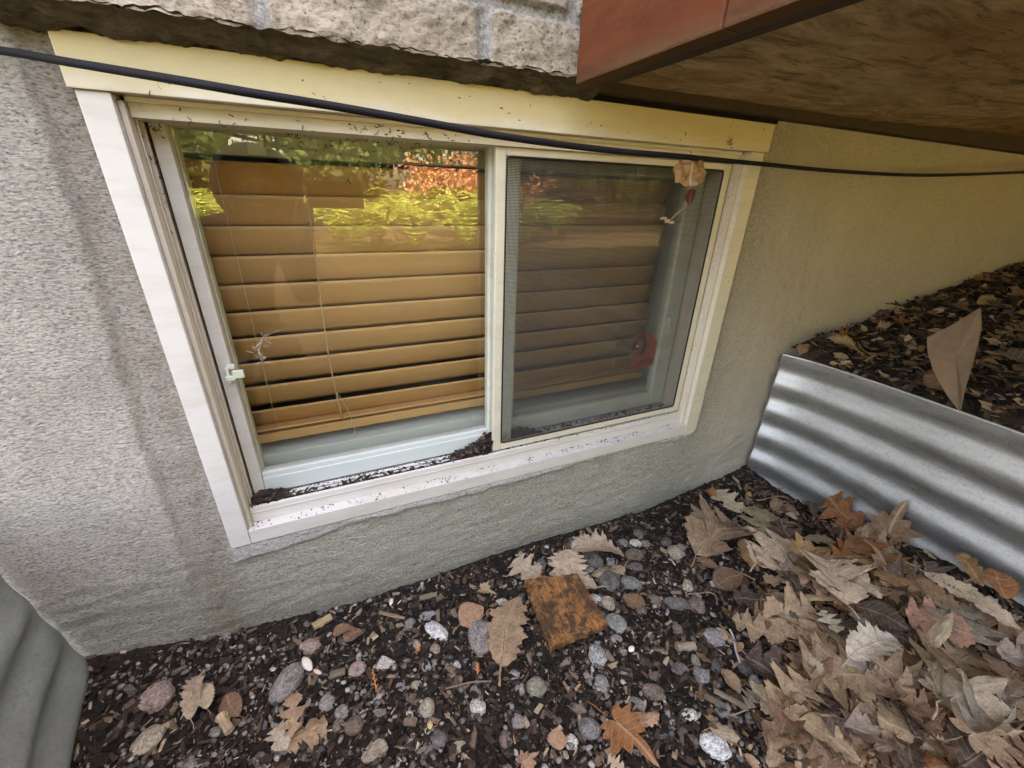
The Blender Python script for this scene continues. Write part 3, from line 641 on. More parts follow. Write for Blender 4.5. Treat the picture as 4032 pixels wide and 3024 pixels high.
LV = [
 ('I',400,275,740,290,'chestnut_oak','pale','large beige saw-toothed leaf leaning on the foot of the wall',1.15,1,.03,0,-20),
 ('I',412,498,388,292,'chestnut_oak','pale','pale upright scalloped leaf standing just above the rusty board',1.3,0,.02,8,0),
 ('I',200,440,40,330,'pin_oak','pale','pale pinkish ragged leaf left of the scalloped one above the rusty board',1.1,0,.012,0,0),
 ('I',570,500,260,415,'long','pale','pale curled leaf draped over the top corner of the rusty board',1.2,1,.018,0,0),
 ('I',175,500,265,455,'pin_oak','orange','tiny orange leaf scrap on the top left corner of the rusty board',1,0,.015,0,0),
 ('I',740,360,545,432,'long','olive','small yellowish curled leaf beside the dark grey round pebble',1.1,2,.015,0,0),
 ('N',755,262,865,712,'white_oak','olive','slim olive oak leaf lying alone on dark mulch below the metal sheet',.95,0,.012,0,0),
 ('N',125,800,540,430,'pin_oak','tan','large brown and pink oak leaf humped over the pebbles near the wall',.9,1,.018,0,0),
 ('N',600,330,345,80,'pin_oak','pale','beige star-shaped leaf close to the wall foot near the metal sheet',.95,0,.014,0,0),
 ('N',300,470,60,230,'maple','olive','dull olive three-pointed leaf touching the wall foot',1.25,0,.016,0,0),
 ('N',330,190,180,80,'oval','rust','small rust-brown folded leaf at the wall foot',1.2,3,.015,0,0),
 ('N',760,880,1150,640,'white_oak','pale','pale oak leaf with a dark hole near the metal sheet',1.3,0,.03,0,0),
 ('N',600,640,820,960,'long','ochre','narrow curled ochre leaf standing on edge beside the oak leaf with the hole',.9,3,.02,0,35),
 ('N',1180,900,1640,720,'maple','ochre','orange-brown leaf behind the pale leaf with the dark hole',1.1,1,.03,0,0),
 ('N',1290,600,1640,660,'long','olive','flat olive-grey leaf with a dark stem on top of the litter',1.2,0,.025,0,0),
 ('N',1770,1330,1500,800,'pin_oak','pale','big pale pointed leaf in the middle of the leaf pile with its stem hanging down',1.25,1,.05,0,0),
 ('N',1450,900,2150,1240,'long','pale','long pale leaf running down across the middle of the leaf pile',1.2,1,.045,0,0),
 ('J',880,720,660,480,'white_oak','ochre','large ochre lobed leaf just below the brown leaf that leans on the metal sheet',1.35,0,.035,0,0),
 ('J',960,610,1480,930,'long','pale','long grey-beige leaf lying along the foot of the metal sheet',1.0,0,.05,0,0),
 ('J',1140,520,1290,690,'long','ochre','orange-brown curled leaf on edge against the metal sheet',1.0,3,.05,0,30),
 ('J',1400,760,1300,620,'oval','rust','rounded rust leaf tip against the metal sheet at the right edge',1.3,1,.05,15,0),
 ('L',1640,260,1060,20,'white_oak','tan','big tan lobed leaf reaching left out of the pile over dark mulch',1.0,0,.03,0,0),
 ('N',1225,1540,985,1190,'pin_oak','olive','olive-brown oak leaf above the big tan lobed leaf',1.1,0,.025,0,0),
 ('N',1700,1650,1480,1390,'white_oak','white','whitish oak leaf with rounded fingers near the centre of the pile',1.2,0,.035,0,0),
 ('N',2050,1650,1780,1400,'white_oak','grey','greenish-grey lobed leaf right of the whitish oak leaf',1.1,1,.035,0,0),
 ('J',1240,960,860,820,'pin_oak','pink','pinkish tan leaf spread over the right of the pile',1.2,0,.045,0,0),
 ('J',600,790,890,930,'oval','dark','dark chocolate flat leaf near the centre of the pile',1.35,0,.05,0,0),
 ('J',560,1080,810,960,'chestnut_oak','white','bright whitish leaf scrap beside the dark chocolate leaf',.85,1,.05,0,0),
 ('J',1050,1330,1400,1150,'maple','pale','large curled beige leaf with folded rim in the lower right of the pile',1.2,2,.07,0,0),
 ('J',1060,1080,1060,1320,'long','olive','narrow folded leaf edge left of the large curled beige leaf',.7,3,.06,0,45),
 ('J',1120,1500,1490,1470,'maple','tan','big tan leaf near the bottom right corner with a pointed right tip',1.1,0,.06,0,0),
 ('J',1150,1640,1490,1560,'oval','dark','dark brown leaf filling the bottom right corner',1.5,0,.04,0,0),
 ('I',590,1290,960,1660,'maple','rust','large rust-brown pointed leaf at the bottom edge of the photo',1.05,0,.02,0,0),
 ('I',850,1390,960,1300,'long','pink','small curled pinkish leaf behind the large rust-brown leaf',1.3,2,.02,0,0),
 ('I',740,1670,640,1580,'white_oak','pale','cream lobed leaf cut by the bottom edge beside the rust-brown leaf',1.3,0,.02,0,0),
 ('I',60,1660,200,1540,'maple','pink','reddish brown leaf at the bottom edge left of the cream lobed leaf',1.1,2,.015,0,0),
 ('I',330,1545,310,1400,'oval','pink','round pinkish tan leaf beside the blue-grey pebble near the bottom edge',1.5,0,.015,0,0),
 ('H',237,1190,245,1460,'white_oak','tan','tan drooping oak leaf below the long mauve stone',.9,1,.018,0,0),
 ('H',180,1510,465,1350,'pin_oak','tan','brown and cream torn leaf beneath the tan drooping oak leaf',.9,2,.015,0,0),
 ('H',210,1540,130,1400,'pin_oak','white','whitish torn leaf at the lower left near the brown and cream leaf',.9,1,.015,0,0),
 ('G',1200,1360,1230,1090,'chestnut_oak','pale','crumpled beige leaf in the mulch near the left metal sheet',.8,3,.02,0,0),
 ('G',1290,1290,1250,1130,'oval','pale','folded cream leaf flap on the crumpled beige leaf near the left metal sheet',1,1,.03,0,20),
 ('G',1490,1330,1400,1200,'oval','brown','shiny brown leaf right of the crumpled beige leaf',1.1,1,.012,0,0),
 ('K',1690,710,1950,530,'oval','pink','smooth orange-pink oval leaf between the white mottled pebble and the wall',1.5,0,.012,0,0),
 ('K',430,900,620,770,'oval','brown','dull brown square-cut leaf near the wall left of the triangular stone',1.6,1,.012,0,0),
 ('K',310,850,520,740,'oval','brown','crinkled red-brown leaf beside the wood chip at the wall',1.3,3,.014,0,0),
 ('K',1870,330,2085,385,'maple','tan','small tan pointed leaf in the mulch at the wall foot above the cream pebble',1,1,.012,0,0),
 ('H',1570,1010,1700,570,'long','tan','long tan wavy leaf lying along the left edge of the rusty board',1.25,0,.018,0,0),
 ('I',875,615,735,560,'oval','brown','brown speckled oval leaf right of the rusty board',1.3,0,.012,0,0),
 ('I',1340,385,1200,315,'oval','brown','long brown leaf lying below the humped oak leaf',.9,0,.012,0,0),
 ('I',1320,500,1500,425,'oval','brown','dark brown oval leaf in the mulch left of the leaf pile',1.1,0,.012,0,0),
 ('I',1290,1410,1480,1450,'long','pale','beige leaf strip above the large mottled stone at the bottom',1.5,2,.015,0,0),
 ('L',1150,850,940,570,'oval','tan','tan leaf piece with an orange end in the mulch left of the pile',1.0,1,.015,0,0),
 ('L',1240,1010,1290,820,'white_oak','grey','grey leaf scrap with a long stem in the mulch left of the pile',1.3,1,.015,0,0),
 ('L',1460,1660,1400,1220,'pin_oak','tan','tan leaf folded upright at the bottom edge left of the pile',.8,3,.04,10,20),
 ('L',1350,1670,1190,1500,'oval','pink','pinkish rounded leaf tip at the bottom edge of the photo',1.1,1,.02,0,0),
 ('L',1860,480,2060,640,'chestnut_oak','pale','pale leaf at the left rim of the pile beside the shiny grey stone',1.2,1,.035,0,0),
 ('L',1600,960,1680,620,'long','rust','reddish folded leaf behind the shiny grey stone',.8,3,.03,0,20),
 ('L',1530,1080,1900,700,'white_oak','tan','broad tan oak leaf at the left rim of the pile below the shiny grey stone',1.2,1,.035,0,0),
 ('J',200,1360,640,1640,'long','tan','long tan leaf slanting to the bottom edge of the pile',1.0,1,.045,0,0),
 ('J',1000,1030,1060,880,'oval','olive','small leaf standing upright in the right of the pile',.5,2,.06,30,0),
]
for q in LV:
    r, bu, bv, tu, tv, kind, colour, label, wid, var, h, pitch, roll = q
    leaf_px(r, bu, bv, tu, tv, kind, colour, label, wid, var, h, pitch, roll)
# two leaves leaning on the right sheet
a = bk('J', 735, 455, 0, 1.245)
put_leaf(bk('J', 745, 470, 0, 1.235), R(-75), R(78), R(10), .115, 1.0, 'maple', 0, 'brown', 'large dark brown leaf standing upright against the right metal sheet')
put_leaf(bk('J', 620, 385, 0, 1.235), R(-10), R(15), R(-70), .09, 1.0, 'pin_oak', 0, 'rust', 'rust leaf wedged beside the upright dark brown leaf at the right metal sheet')
# heaped litter
def topix(p):
    k = CM.transposed() @ (Vector(p)-CAM); return 2016+FPX*k.x/-k.z, 1512-FPX*k.y/-k.z
LM = [(2240,2410,'the rusty board'),(2342,2587,'the granite stone'),(1515,2620,'the triangular stone'),(1140,2690,'the long mauve-grey stone'),(1715,2485,'the white mottled pebble'),(1895,2520,'the largest mauve-grey stone'),
      (620,2750,'the flat pinkish stone'),(585,2925,'the speckled tan stone'),(1475,2965,'the angular pinkish-beige stone'),(1680,2795,'the light beige rounded pebble'),(1880,2790,'the whitish upright pebble'),(2110,2715,'the olive-grey egg-shaped pebble'),
      (2320,2880,'the blue-grey pebble'),(2500,2780,'the grey-green round pebble'),(2810,2945,'the big whitish mottled stone'),(2805,2515,'the large brown-grey stone'),(2660,2385,'the long dark grey pebble'),(2418,2460,'the large grey-green pebble'),
      (2395,2297,'the dark grey round pebble'),(2660,2185,'the mottled tan pebble'),(2370,2180,'the saw-toothed leaf'),(2550,2870,'the rust-brown pointed leaf'),(3060,2650,'the shiny grey stone'),(3220,2215,'the leaf with the dark hole'),
      (3350,2260,'the big pale pointed leaf'),(3480,2250,'the ochre lobed leaf'),(3480,2050,'the upright dark brown leaf'),(3270,2500,'the whitish oak leaf'),(3450,2540,'the bright whitish leaf scrap'),(3490,2430,'the dark chocolate leaf'),
      (3700,2440,'the pinkish tan leaf'),(3830,2680,'the large curled beige leaf'),(3900,2880,'the big tan corner leaf'),(3120,2900,'the folded upright leaf at the bottom edge'),(3830,2340,'the grey-beige leaf along the sheet'),(3400,2780,'the slanting long tan leaf'),
      (2960,2480,'the big tan lobed leaf'),(3000,2090,'the slim olive oak leaf'),(2850,2150,'the humped oak leaf'),(3180,2360,'the yellowish wood chip'),(3280,1370,'the near corner of wall and metal sheet'),(3740,1380,'the pale bent slab'),(3850,1120,'the far soil edge by the wall')]
USEDL = set()
def rel(head, x, y, alt):
    c = sorted(LM, key=lambda q: (q[0]-x)**2+(q[1]-y)**2)
    for q in c[:4]:
        dx, dy = x-q[0], y-q[1]; far = math.hypot(dx, dy) > 130
        d = ('right of' if dx > 0 else 'left of') if abs(dx) > abs(dy) else ('below' if dy > 0 else 'above')
        for a in alt:
            L = ' '.join(w_ for w_ in (a, head, ('well ' if far else 'just ')+d, q[2]) if w_)
            if L not in USEDL and len(L.split()) <= 16: USEDL.add(L); return L
    return L
def inpoly(x, y, P):
    c = False
    for i in range(len(P)):
        x1, y1 = P[i]; x2, y2 = P[i-1]
        if (y1 > y) != (y2 > y) and x < (x2-x1)*(y-y1)/(y2-y1)+x1: c = not c
    return c
PILE = [(2930,1890),(3010,1880),(3170,2000),(3400,2130),(3700,2270),(4100,2520),(4100,3070),(3060,3070),(3010,2900),(3120,2700),(3010,2480),(2930,2330),(3080,2260),(2960,2120)]
cn = {'tan':'tan','pale':'pale beige','grey':'greyish','brown':'brown','pink':'pinkish brown','olive':'olive brown','dark':'dark brown','rust':'rust-brown'}
kn = {'oval':'oval','white_oak':'round-lobed','chestnut_oak':'saw-toothed','long':'narrow','maple':'star-shaped','pin_oak':'sharp-lobed'}
k = 0
while k < 190:
    x = rnd.uniform(2850,4100); y = rnd.uniform(1880,3070)
    if not inpoly(x, y, PILE): continue
    hh = rnd.uniform(.004,.030)
    p = gp('P', x, y, hh)
    if p.x > 1.225: continue
    kind = rnd.choice(['white_oak','pin_oak','chestnut_oak','white_oak','long','oval','long','pin_oak','maple']); colour = rnd.choice(['tan','tan','pale','grey','brown','brown','brown','dark','dark','rust','tan','grey','pink'])
    zone = 'near the metal sheet' if p.x > 1.0 and p.y > -.42 else ('in the bottom right of the leaf pile' if p.y < -.42 else 'at the left fringe of the leaf pile')
    s = rnd.uniform(.04,.105)*(.6 if y < 2100 else 1)
    put_leaf(p, rnd.uniform(0,2*PI), R(rnd.gauss(0,9)), R(rnd.gauss(0,14)), s, rnd.uniform(.8,1.25), kind, rnd.randrange(4), colour, rel('%s %s dead leaf' % (cn[colour], kn[kind]), x, y, ['large' if s > .1 else 'small' if s < .07 else '']), 'dead leaves heaped against the right metal sheet')
    k += 1
# dead leaves on the soil above the sheet, under the deck
for i in range(46):
    x = rnd.uniform(1.31,2.3); y = rnd.uniform(-.42,-.03)
    colour = rnd.choice(['brown','dark','rust','tan','brown']); kind = rnd.choice(['white_oak','oval','long','maple'])
    put_leaf(Vector((x, y, upz(x,y)+rnd.uniform(.012,.03))), rnd.uniform(0,6.28), R(rnd.gauss(0,16)), R(rnd.gauss(0,20)), rnd.uniform(.05,.10), 1, kind, rnd.randrange(4), colour,
             rel('%s %s dead leaf' % (cn[colour], kn[kind]), *topix((x,y,upz(x,y))), ['']), 'dead leaves on the soil under the deck')
# leaf caught on the cable and the red one dangling below it
bm = bmesh.new(); uvl = bm.loops.layers.uv.new('UV'); cc = CAM+ray('P', 2722, 672)*.545; vx = CM @ Vector((1,0,0)); vy = CM @ Vector((0,1,0)); vz = CM @ Vector((0,0,1)); RR = []
for i in range(9):
    row = []
    for j in range(40):
        a = j*2*PI/40; r_ = i/8*.0195*(1+.16*N(math.cos(a)*2,math.sin(a)*2,1)+.10*N(math.cos(a)*6,math.sin(a)*6,2)*(i > 5))
        px_ = math.cos(a)*r_*1.08; py_ = math.sin(a)*r_; row.append(bm.verts.new(cc+vx*px_+vy*py_+vz*(.007*N(px_*70,py_*70,3)+.004*N(px_*190,py_*190,5)-9*r_*r_)))
    RR.append(row)
for i in range(8):
    for j in range(40): bm.faces.new((RR[i][j],RR[i][(j+1)%40],RR[i+1][(j+1)%40],RR[i+1][j]))
bmesh.ops.remove_doubles(bm, verts=RR[0], dist=1e-5)
tube(bm, [cc+vy*.012, cc+vy*.021+vz*.004, cc+vy*.027-vz*.004], .0008, 5)
for f_ in bm.faces:
    for l_ in f_.loops: q_ = l_.vert.co-cc; l_[uvl].uv = (.5+q_.dot(vx)*18, .5+q_.dot(vy)*18)
cl = new_obj('leaf', bm, M_LEAF, smooth=True); cl.color = (.30,.16,.065,1); tag(cl, 'crumpled orange-brown dead leaf hooked over the black cable', 'leaf', 'leaves hanging from the cable')
rl = put_leaf(CAM+ray('P', 2725, 745)*.575, R(150), R(-70), R(30), .021, 1.2, 'oval', 3, 'rust', 'tiny dark red leaf dangling on a thread below the cable', 'leaves hanging from the cable'); rl.color = (.11,.018,.013,1)
bm = bmesh.new(); tube(bm, [CAM+ray('P',2750,700)*.56, CAM+ray('P',2728,760)*.575, CAM+ray('P',2690,820)*.58, CAM+ray('P',2640,865)*.585], .0004, 5)
for i in range(9):
    p = CAM+ray('P', 2625+rnd.uniform(-18,26), 868+rnd.uniform(-12,12))*.586; bx(bm, p.x-.004, p.x+.004, p.y-.0006, p.y+.0006, p.z-.001, p.z+.001)
tag(new_obj('spider_thread', bm, M_SPLINT), 'thin spider thread with grey debris hanging under the dangling red leaf', 'spider thread')

# ================================================================== PEBBLES
def peb_mesh(seed, kind):
    r = random.Random(seed); bm = bmesh.new()
    if kind == 'round':
        bmesh.ops.create_icosphere(bm, subdivisions=4, radius=1)
        for v in bm.verts:
            c = v.co.copy(); f = 1+.20*N(c.x,c.y,c.z+seed*5,.9)+.07*N(c.x,c.y,c.z+seed*3,2.6)+.015*N(c.x,c.y,c.z,9)
            v.co = c*f
    else:
        for i in range(14):
            v = Vector((r.gauss(0,1),r.gauss(0,1),r.gauss(0,1))).normalized()*r.uniform(.9,1.12); bm.verts.new(v)
        bmesh.ops.convex_hull(bm, input=bm.verts)
        bmesh.ops.bevel(bm, geom=list(bm.edges), offset=.12, segments=2, affect='EDGES', profile=.6)
        bmesh.ops.triangulate(bm, faces=bm.faces); bmesh.ops.subdivide_edges(bm, edges=bm.edges, cuts=2, use_grid_fill=True)
        for v in bm.verts: v.co *= 1+.05*N(v.co.x,v.co.y,v.co.z,3)
    me = bpy.data.meshes.new('pebble'); bm.to_mesh(me); bm.free()
    for p in me.polygons: p.use_smooth = True
    me.materials.append(M_PEB); return me
PR = [peb_mesh(i*3+1,'round') for i in range(9)]; PA = [peb_mesh(i*5+2,'ang') for i in range(6)]
PC = {'grey':(.25,.235,.22),'dark':(.125,.115,.11),'blue':(.19,.188,.18),'mauve':(.255,.23,.21),'pink':(.31,.23,.195),'tan':(.34,.29,.22),'pale':(.46,.44,.40),'white':(.62,.60,.56),
      'brown':(.17,.125,.10),'olive':(.22,.21,.165),'green':(.225,.23,.205)}
PC = {k_: tuple(min(.8, q*1.4) for q in v_) for k_, v_ in PC.items()}
def put_peb(p, yaw, a, b, hgt, colour, label, ang=False, group='pebbles in the window well', sink=.35, mesh=None):
    o = bpy.data.objects.new('pebble', mesh or rnd.choice(PA if ang else PR)); COL.objects.link(o)
    o.matrix_world = Matrix.Translation(p+Vector((0,0,hgt*(1-2*sink)))) @ Matrix.Rotation(yaw,4,'Z') @ Matrix.Rotation(rnd.uniform(-.2,.2),4,'X') @ Matrix.Diagonal((a, b, hgt, 1))
    c = PC[colour]; f = rnd.uniform(.9,1.12); o.color = (c[0]*f, c[1]*f, c[2]*f, 1)
    return tag(o, label, 'pebble', group)
def peb_px(r, u, v, hw, hh, ang, colour, label, angular=False, grp='pebbles in the window well', sink=.3, mesh=None):
    # half-axes on the ground from the half-width and half-height seen, long axis turned by ang in the picture
    s = RG[r][2]; c = gp(r, u, v); A = math.radians(ang)
    e1 = gp(r, u+math.cos(A)*hw, v-math.sin(A)*hw)-c; e2 = gp(r, u-math.sin(A)*hh, v-math.cos(A)*hh)-c
    a = Vector((e1.x, e1.y)).length; b = Vector((e2.x, e2.y)).length; b = min(b*.86, a*1.3)
    return put_peb(c, math.atan2(e1.y, e1.x), a, b, min(a, b)*.72, colour, label, angular, grp, sink, mesh)
PL = [
 ('G',980,1235,115,85,20,'pink','flat pinkish-brown stone nearest the left metal sheet'),
 ('G',925,1500,135,78,42,'tan','speckled tan oval stone at the lower left beside the metal sheet'),
 ('G',1340,1440,45,32,0,'green','grey-green pebble under the splintered wood piece at the lower left'),
 ('G',1210,1640,75,35,0,'mauve','grey pebble cut by the bottom edge at the lower left'),
 ('H',225,1125,150,72,52,'mauve','long mauve-grey stone in the left mulch with a white seed lying at its top'),
 ('H',355,895,70,48,0,'pink','rosy pink stone just above the long mauve-grey stone'),
 ('H',468,1252,45,55,0,'mauve','mauve-grey oval pebble right of the tan drooping oak leaf'),
 ('H',565,1308,45,48,0,'mauve','small mauve pebble touching the dark brown round pebble'),
 ('H',640,1400,62,70,0,'brown','dark brown round pebble in the lower left mulch'),
 ('H',540,1388,33,50,0,'brown','narrow brown pebble left of the dark brown round one'),
 ('H',772,1560,92,88,20,'tan','large angular pinkish-beige stone at the bottom edge',1),
 ('H',838,1005,62,55,0,'pale','pale grey triangular stone in the middle of the left mulch',1),
 ('H',660,1035,58,42,20,'pink','pinkish pebble left of the pale triangular stone'),
 ('H',1160,790,88,50,-38,'white','white and black mottled pebble below the wall'),
 ('H',1115,692,58,27,8,'grey','flat grey pebble directly above the white mottled pebble'),
 ('H',995,748,35,36,0,'green','dusty grey-green pebble left of the white mottled pebble'),
 ('H',1157,910,33,38,0,'pink','little pink pebble below the white mottled pebble'),
 ('H',1452,840,80,112,10,'mauve','largest mauve-grey stone left of the long tan leaf by the rusty board'),
 ('H',1100,1020,30,48,25,'grey','dark grey speckled pebble below the little pink pebble'),
 ('H',1295,1010,26,36,0,'pale','small light grey pebble below the largest mauve-grey stone'),
 ('H',1103,1287,50,66,0,'tan','light beige rounded pebble left of the whitish upright pebble'),
 ('H',1425,1277,50,62,0,'pale','whitish upright pebble in the bare mulch below the rusty board'),
 ('H',950,1147,42,28,-10,'grey','flat grey pebble beside the yellowish one'),
 ('H',1040,1135,38,34,0,'tan','yellowish pebble in the mulch below the dark speckled pebble'),
 ('H',1240,1177,34,25,10,'pink','tiny pinkish pebble under the horizontal twig'),
 ('H',1178,1485,60,68,0,'dark','dull dark grey pebble at the bottom left of centre'),
 ('H',1090,1558,50,45,15,'mauve','flat-sided mauve pebble left of the tan-ended pebble',1),
 ('H',1300,1530,60,38,30,'tan','tan and grey pebble by the bottom edge'),
 ('H',1605,1482,42,68,-12,'brown','dark red-brown pebble left of the mauve angular one'),
 ('H',1692,1378,58,72,-5,'mauve','pale mauve angular pebble below the olive-grey pebble',1),
 ('H',1580,606,38,27,0,'white','round cream pebble just above the long tan leaf'),
 ('H',1555,690,48,18,0,'brown','thin brown pebble between cream pebble and large mauve-grey stone'),
 ('H',1655,1080,38,40,0,'grey','grey pebble at the stem of the long tan leaf'),
 ('H',1700,1165,34,46,0,'grey','small grey pebble left of the olive-grey pebble'),
 ('H',800,1312,42,34,0,'olive','olive pebble half buried below the triangular stone'),
 ('H',1015,1225,58,32,-15,'brown','flat brown pebble above the light beige rounded one'),
 ('I',640,480,68,62,0,'dark','dark grey round pebble at the top right corner of the rusty board'),
 ('I',780,492,70,46,-12,'blue','dark bluish oval pebble touching the dark grey round one'),
 ('I',545,342,76,42,-38,'dark','long dark grey pebble under the large saw-toothed leaf'),
 ('I',520,410,40,27,-15,'grey','grey pebble between the scalloped leaf and the long dark pebble'),
 ('I',812,237,38,25,0,'pale','pale grey pebble near the wall right of the saw-toothed leaf'),
 ('I',802,310,50,38,10,'brown','olive-brown pebble below the pale grey one near the wall'),
 ('I',1072,302,62,40,-20,'tan','mottled tan pebble left of the humped oak leaf'),
 ('I',812,385,48,28,-10,'dark','low dark pebble above the bluish oval pebble'),
 ('I',1195,130,34,25,0,'white','whitish round pebble beside the three-pointed olive leaf'),
 ('I',558,590,42,32,-15,'pale','pale blue-grey pebble at the right edge of the rusty board'),
 ('I',637,615,38,56,22,'tan','beige grey striped pebble right of the rusty board'),
 ('I',678,747,82,58,-15,'green','large grey-green pebble at the right corner of the rusty board'),
 ('I',705,550,20,36,0,'brown','slim brown pebble below the dark grey round one'),
 ('I',600,692,36,26,0,'olive','olive pebble between the board and the grey-green pebble'),
 ('I',602,1125,37,66,15,'grey','narrow striped grey pebble below the granite stone'),
 ('I',178,1157,60,76,25,'olive','olive-grey egg-shaped pebble below the rusty board'),
 ('I',520,1420,66,82,15,'blue','blue-grey pebble left of the large rust-brown leaf'),
 ('I',405,1502,40,60,10,'pale','pale green mottled pebble beside the round pinkish leaf'),
 ('I',666,1475,36,42,0,'tan','round beige pebble under the edge of the large rust-brown leaf'),
 ('I',815,1265,55,56,0,'green','grey-green round pebble above the large rust-brown leaf'),
 ('I',1158,1325,50,45,0,'pale','pale grey round pebble right of centre at the bottom'),
 ('I',1312,1532,102,78,-15,'white','big whitish mottled stone near the bottom edge'),
 ('I',1305,835,76,60,0,'grey','large brown-grey stone in the mulch left of the big tan lobed leaf'),
 ('I',1075,622,85,40,-8,'dark','long dark grey pebble in the mulch right of the rusty board'),
 ('I',1205,627,46,54,0,'brown','brown pebble right of the long dark grey one'),
 ('I',1135,512,60,48,-20,'tan','rough pale tan stone above the long dark grey pebble',1),
 ('I',1183,990,55,50,-20,'olive','olive angular stone in the right mulch',1),
 ('I',1095,1037,56,46,-10,'dark','dark grey three-cornered stone beside the olive angular one',1),
 ('I',1235,1087,58,60,0,'blue','blue-grey angular stone below the olive angular one',1),
 ('I',1510,1030,44,60,15,'dark','dark grey pebble left of the shiny grey stone'),
 ('I',1582,1132,58,48,-25,'grey','brown-grey round pebble below the shiny grey stone'),
 ('I',925,1182,76,54,-15,'brown','dark brown-grey stone above the grey-green round pebble'),
 ('I',1032,1325,28,48,8,'grey','small grey pebble left of the pale grey round one'),
 ('I',1370,1312,62,40,-30,'grey','grey angular pebble right of the pale grey round one',1),
 ('I',1450,1347,42,24,-30,'grey','flat grey pebble sliver right of the grey angular one'),
 ('I',990,1450,36,30,0,'dark','small dark pebble right of the large rust-brown leaf'),
 ('I',930,592,46,30,-10,'brown','reddish brown pebble right of the brown speckled leaf'),
 ('I',1080,785,34,50,0,'brown','brown half-buried pebble left of the large brown-grey stone'),
 ('I',445,1282,56,40,-15,'brown','brown low pebble above the blue-grey pebble'),
 ('I',690,840,36,28,0,'mauve','mauve pebble below the large grey-green one'),
 ('I',80,912,28,40,0,'brown','brown pebble in the shade of the rusty board’s left edge'),
 ('I',1540,572,46,38,0,'pink','pinkish brown pebble at the left fringe of the litter'),
 ('I',310,485,36,18,0,'grey','grey pebble peeping out at the top of the rusty board'),
 ('I',215,360,28,38,0,'dark','dark pebble between the two leaves above the rusty board'),
 ('I',1107,265,36,25,0,'grey','small grey pebble above the mottled tan one'),
 ('I',935,1078,42,30,0,'brown','brown pebble just above the dark brown-grey stone'),
 ('I',785,1622,40,28,0,'green','pale green pebble between the leaves at the bottom edge'),
 ('I',30,1272,36,28,0,'grey','grey pebble above the pale mauve angular one'),
 ('I',830,180,32,30,0,'brown','brown pebble close to the wall foot'),
 ('I',1010,225,34,28,10,'dark','dark pebble above the mottled tan pebble'),
 ('N',700,1265,75,55,0,'brown','brown pebble in the mulch under the dark brown oval leaf'),
 ('N',110,1340,70,80,10,'brown','deep brown stone left of the small folded leaf with a stem'),
]
for q in PL:
    peb_px(q[0], q[1], q[2], q[3]*1.03, q[4]*1.03, q[5], q[6], q[7], len(q) > 8)
g = peb_px('I',553,952,105,78,-14,'grey','speckled black and white granite stone touching the bottom edge of the rusty board',True)
g.data = g.data.copy(); g.data.materials[0] = M_GRAN
s_ = peb_px('L',1505,600,215,112,-50,'white','shiny pale grey stone chunk half covered by leaves at the left rim of the pile',True)
# smaller pebbles between them
used = [pix(q[0], q[1], q[2])+(q[3]*RG[q[0]][2],) for q in PL]
FLOORP = [(330,2680),(760,2520),(1350,2390),(2050,2180),(2560,2020),(2950,1950),(3060,2150),(2950,2350),(3060,2500),(3080,2700),(2990,2900),(3040,3060),(330,3060)]
zn = lambda x, y: ('between the left metal sheet and the triangular stone' if x < 1450 else 'in the bare mulch below the rusty board' if x < 2350 and y > 2550 else 'in the mulch between the wall and the rusty board' if x < 2150 else 'in the pebbly mulch right of the rusty board' if y < 2620 else 'in the dark mulch left of the leaf pile')
k = 0; tries = 0
while k < 205 and tries < 20000:
    tries += 1
    x = rnd.uniform(330,3080); y = rnd.uniform(1950,3050)
    if not inpoly(x, y, FLOORP): continue
    if (x < 1500 and rnd.random() < .5) or (1500 < x < 2000 and rnd.random() < .25): continue
    s = rnd.choice([10,12,15,18,21,25,29])*(1 if y > 2400 else .8)
    if any((x-a)**2+(y-b)**2 < (s+c*.85)**2 for a, b, c in used): continue
    used.append((x, y, s)); colour = rnd.choice(['grey','dark','brown','brown','olive','mauve','blue','tan','grey','pale','dark','pink'])
    sz = 'tiny' if s < 13 else 'small' if s < 20 else 'medium'
    peb_px('P', x, y, s, s*rnd.uniform(.65,1), rnd.uniform(0,180), colour, rel('%s %s half-buried pebble' % (sz, {'blue':'blue-grey','pale':'pale grey','green':'grey-green'}.get(colour, colour)), x, y, ['']), rnd.random() < .25,
           'little pebbles half buried in the mulch', .45); k += 1

# ================================================================== MULCH (uncountable) AND SPLINTERS
def chips(name, mat, n, region, lmin, lmax, wr, label, flat=.35, lift=.0, tilt=.35, cat='mulch'):
    bm = bmesh.new(); k = 0; r = random.Random(len(name)*7+n)
    while k < n:
        x, y = r.uniform(region[0], region[1]), r.uniform(region[2], region[3])
        z = floor_z(x, y)
        L = lmin+(lmax-lmin)*r.random()**3; wd = L*r.uniform(*wr); th = wd*flat
        m = Matrix.Translation((x, y, z+th*.4+lift*r.random())) @ Matrix.Rotation(r.uniform(0,PI),4,'Z') @ Matrix.Rotation(r.gauss(0,tilt),4,'Y') @ Matrix.Rotation(r.gauss(0,tilt),4,'X')
        vs = []
        for sx, sy, sz in ((-1,-1,-1),(1,-.7,-1),(.8,1,-1),(-1,.8,-1),(-.9,-.8,1),(1,-.5,.6),(.7,.8,.9),(-.8,.7,1)):
            vs.append(bm.verts.new(m @ Vector((sx*L/2*r.uniform(.7,1.1), sy*wd/2*r.uniform(.6,1.2), sz*th/2*r.uniform(.5,1.2)))))
        for f in ((0,3,2,1),(4,5,6,7),(0,1,5,4),(1,2,6,5),(2,3,7,6),(3,0,4,7)): bm.faces.new([vs[i] for i in f])
        k += 1
    o = new_obj(name, bm, mat); return tag(o, label, cat, kind='stuff')
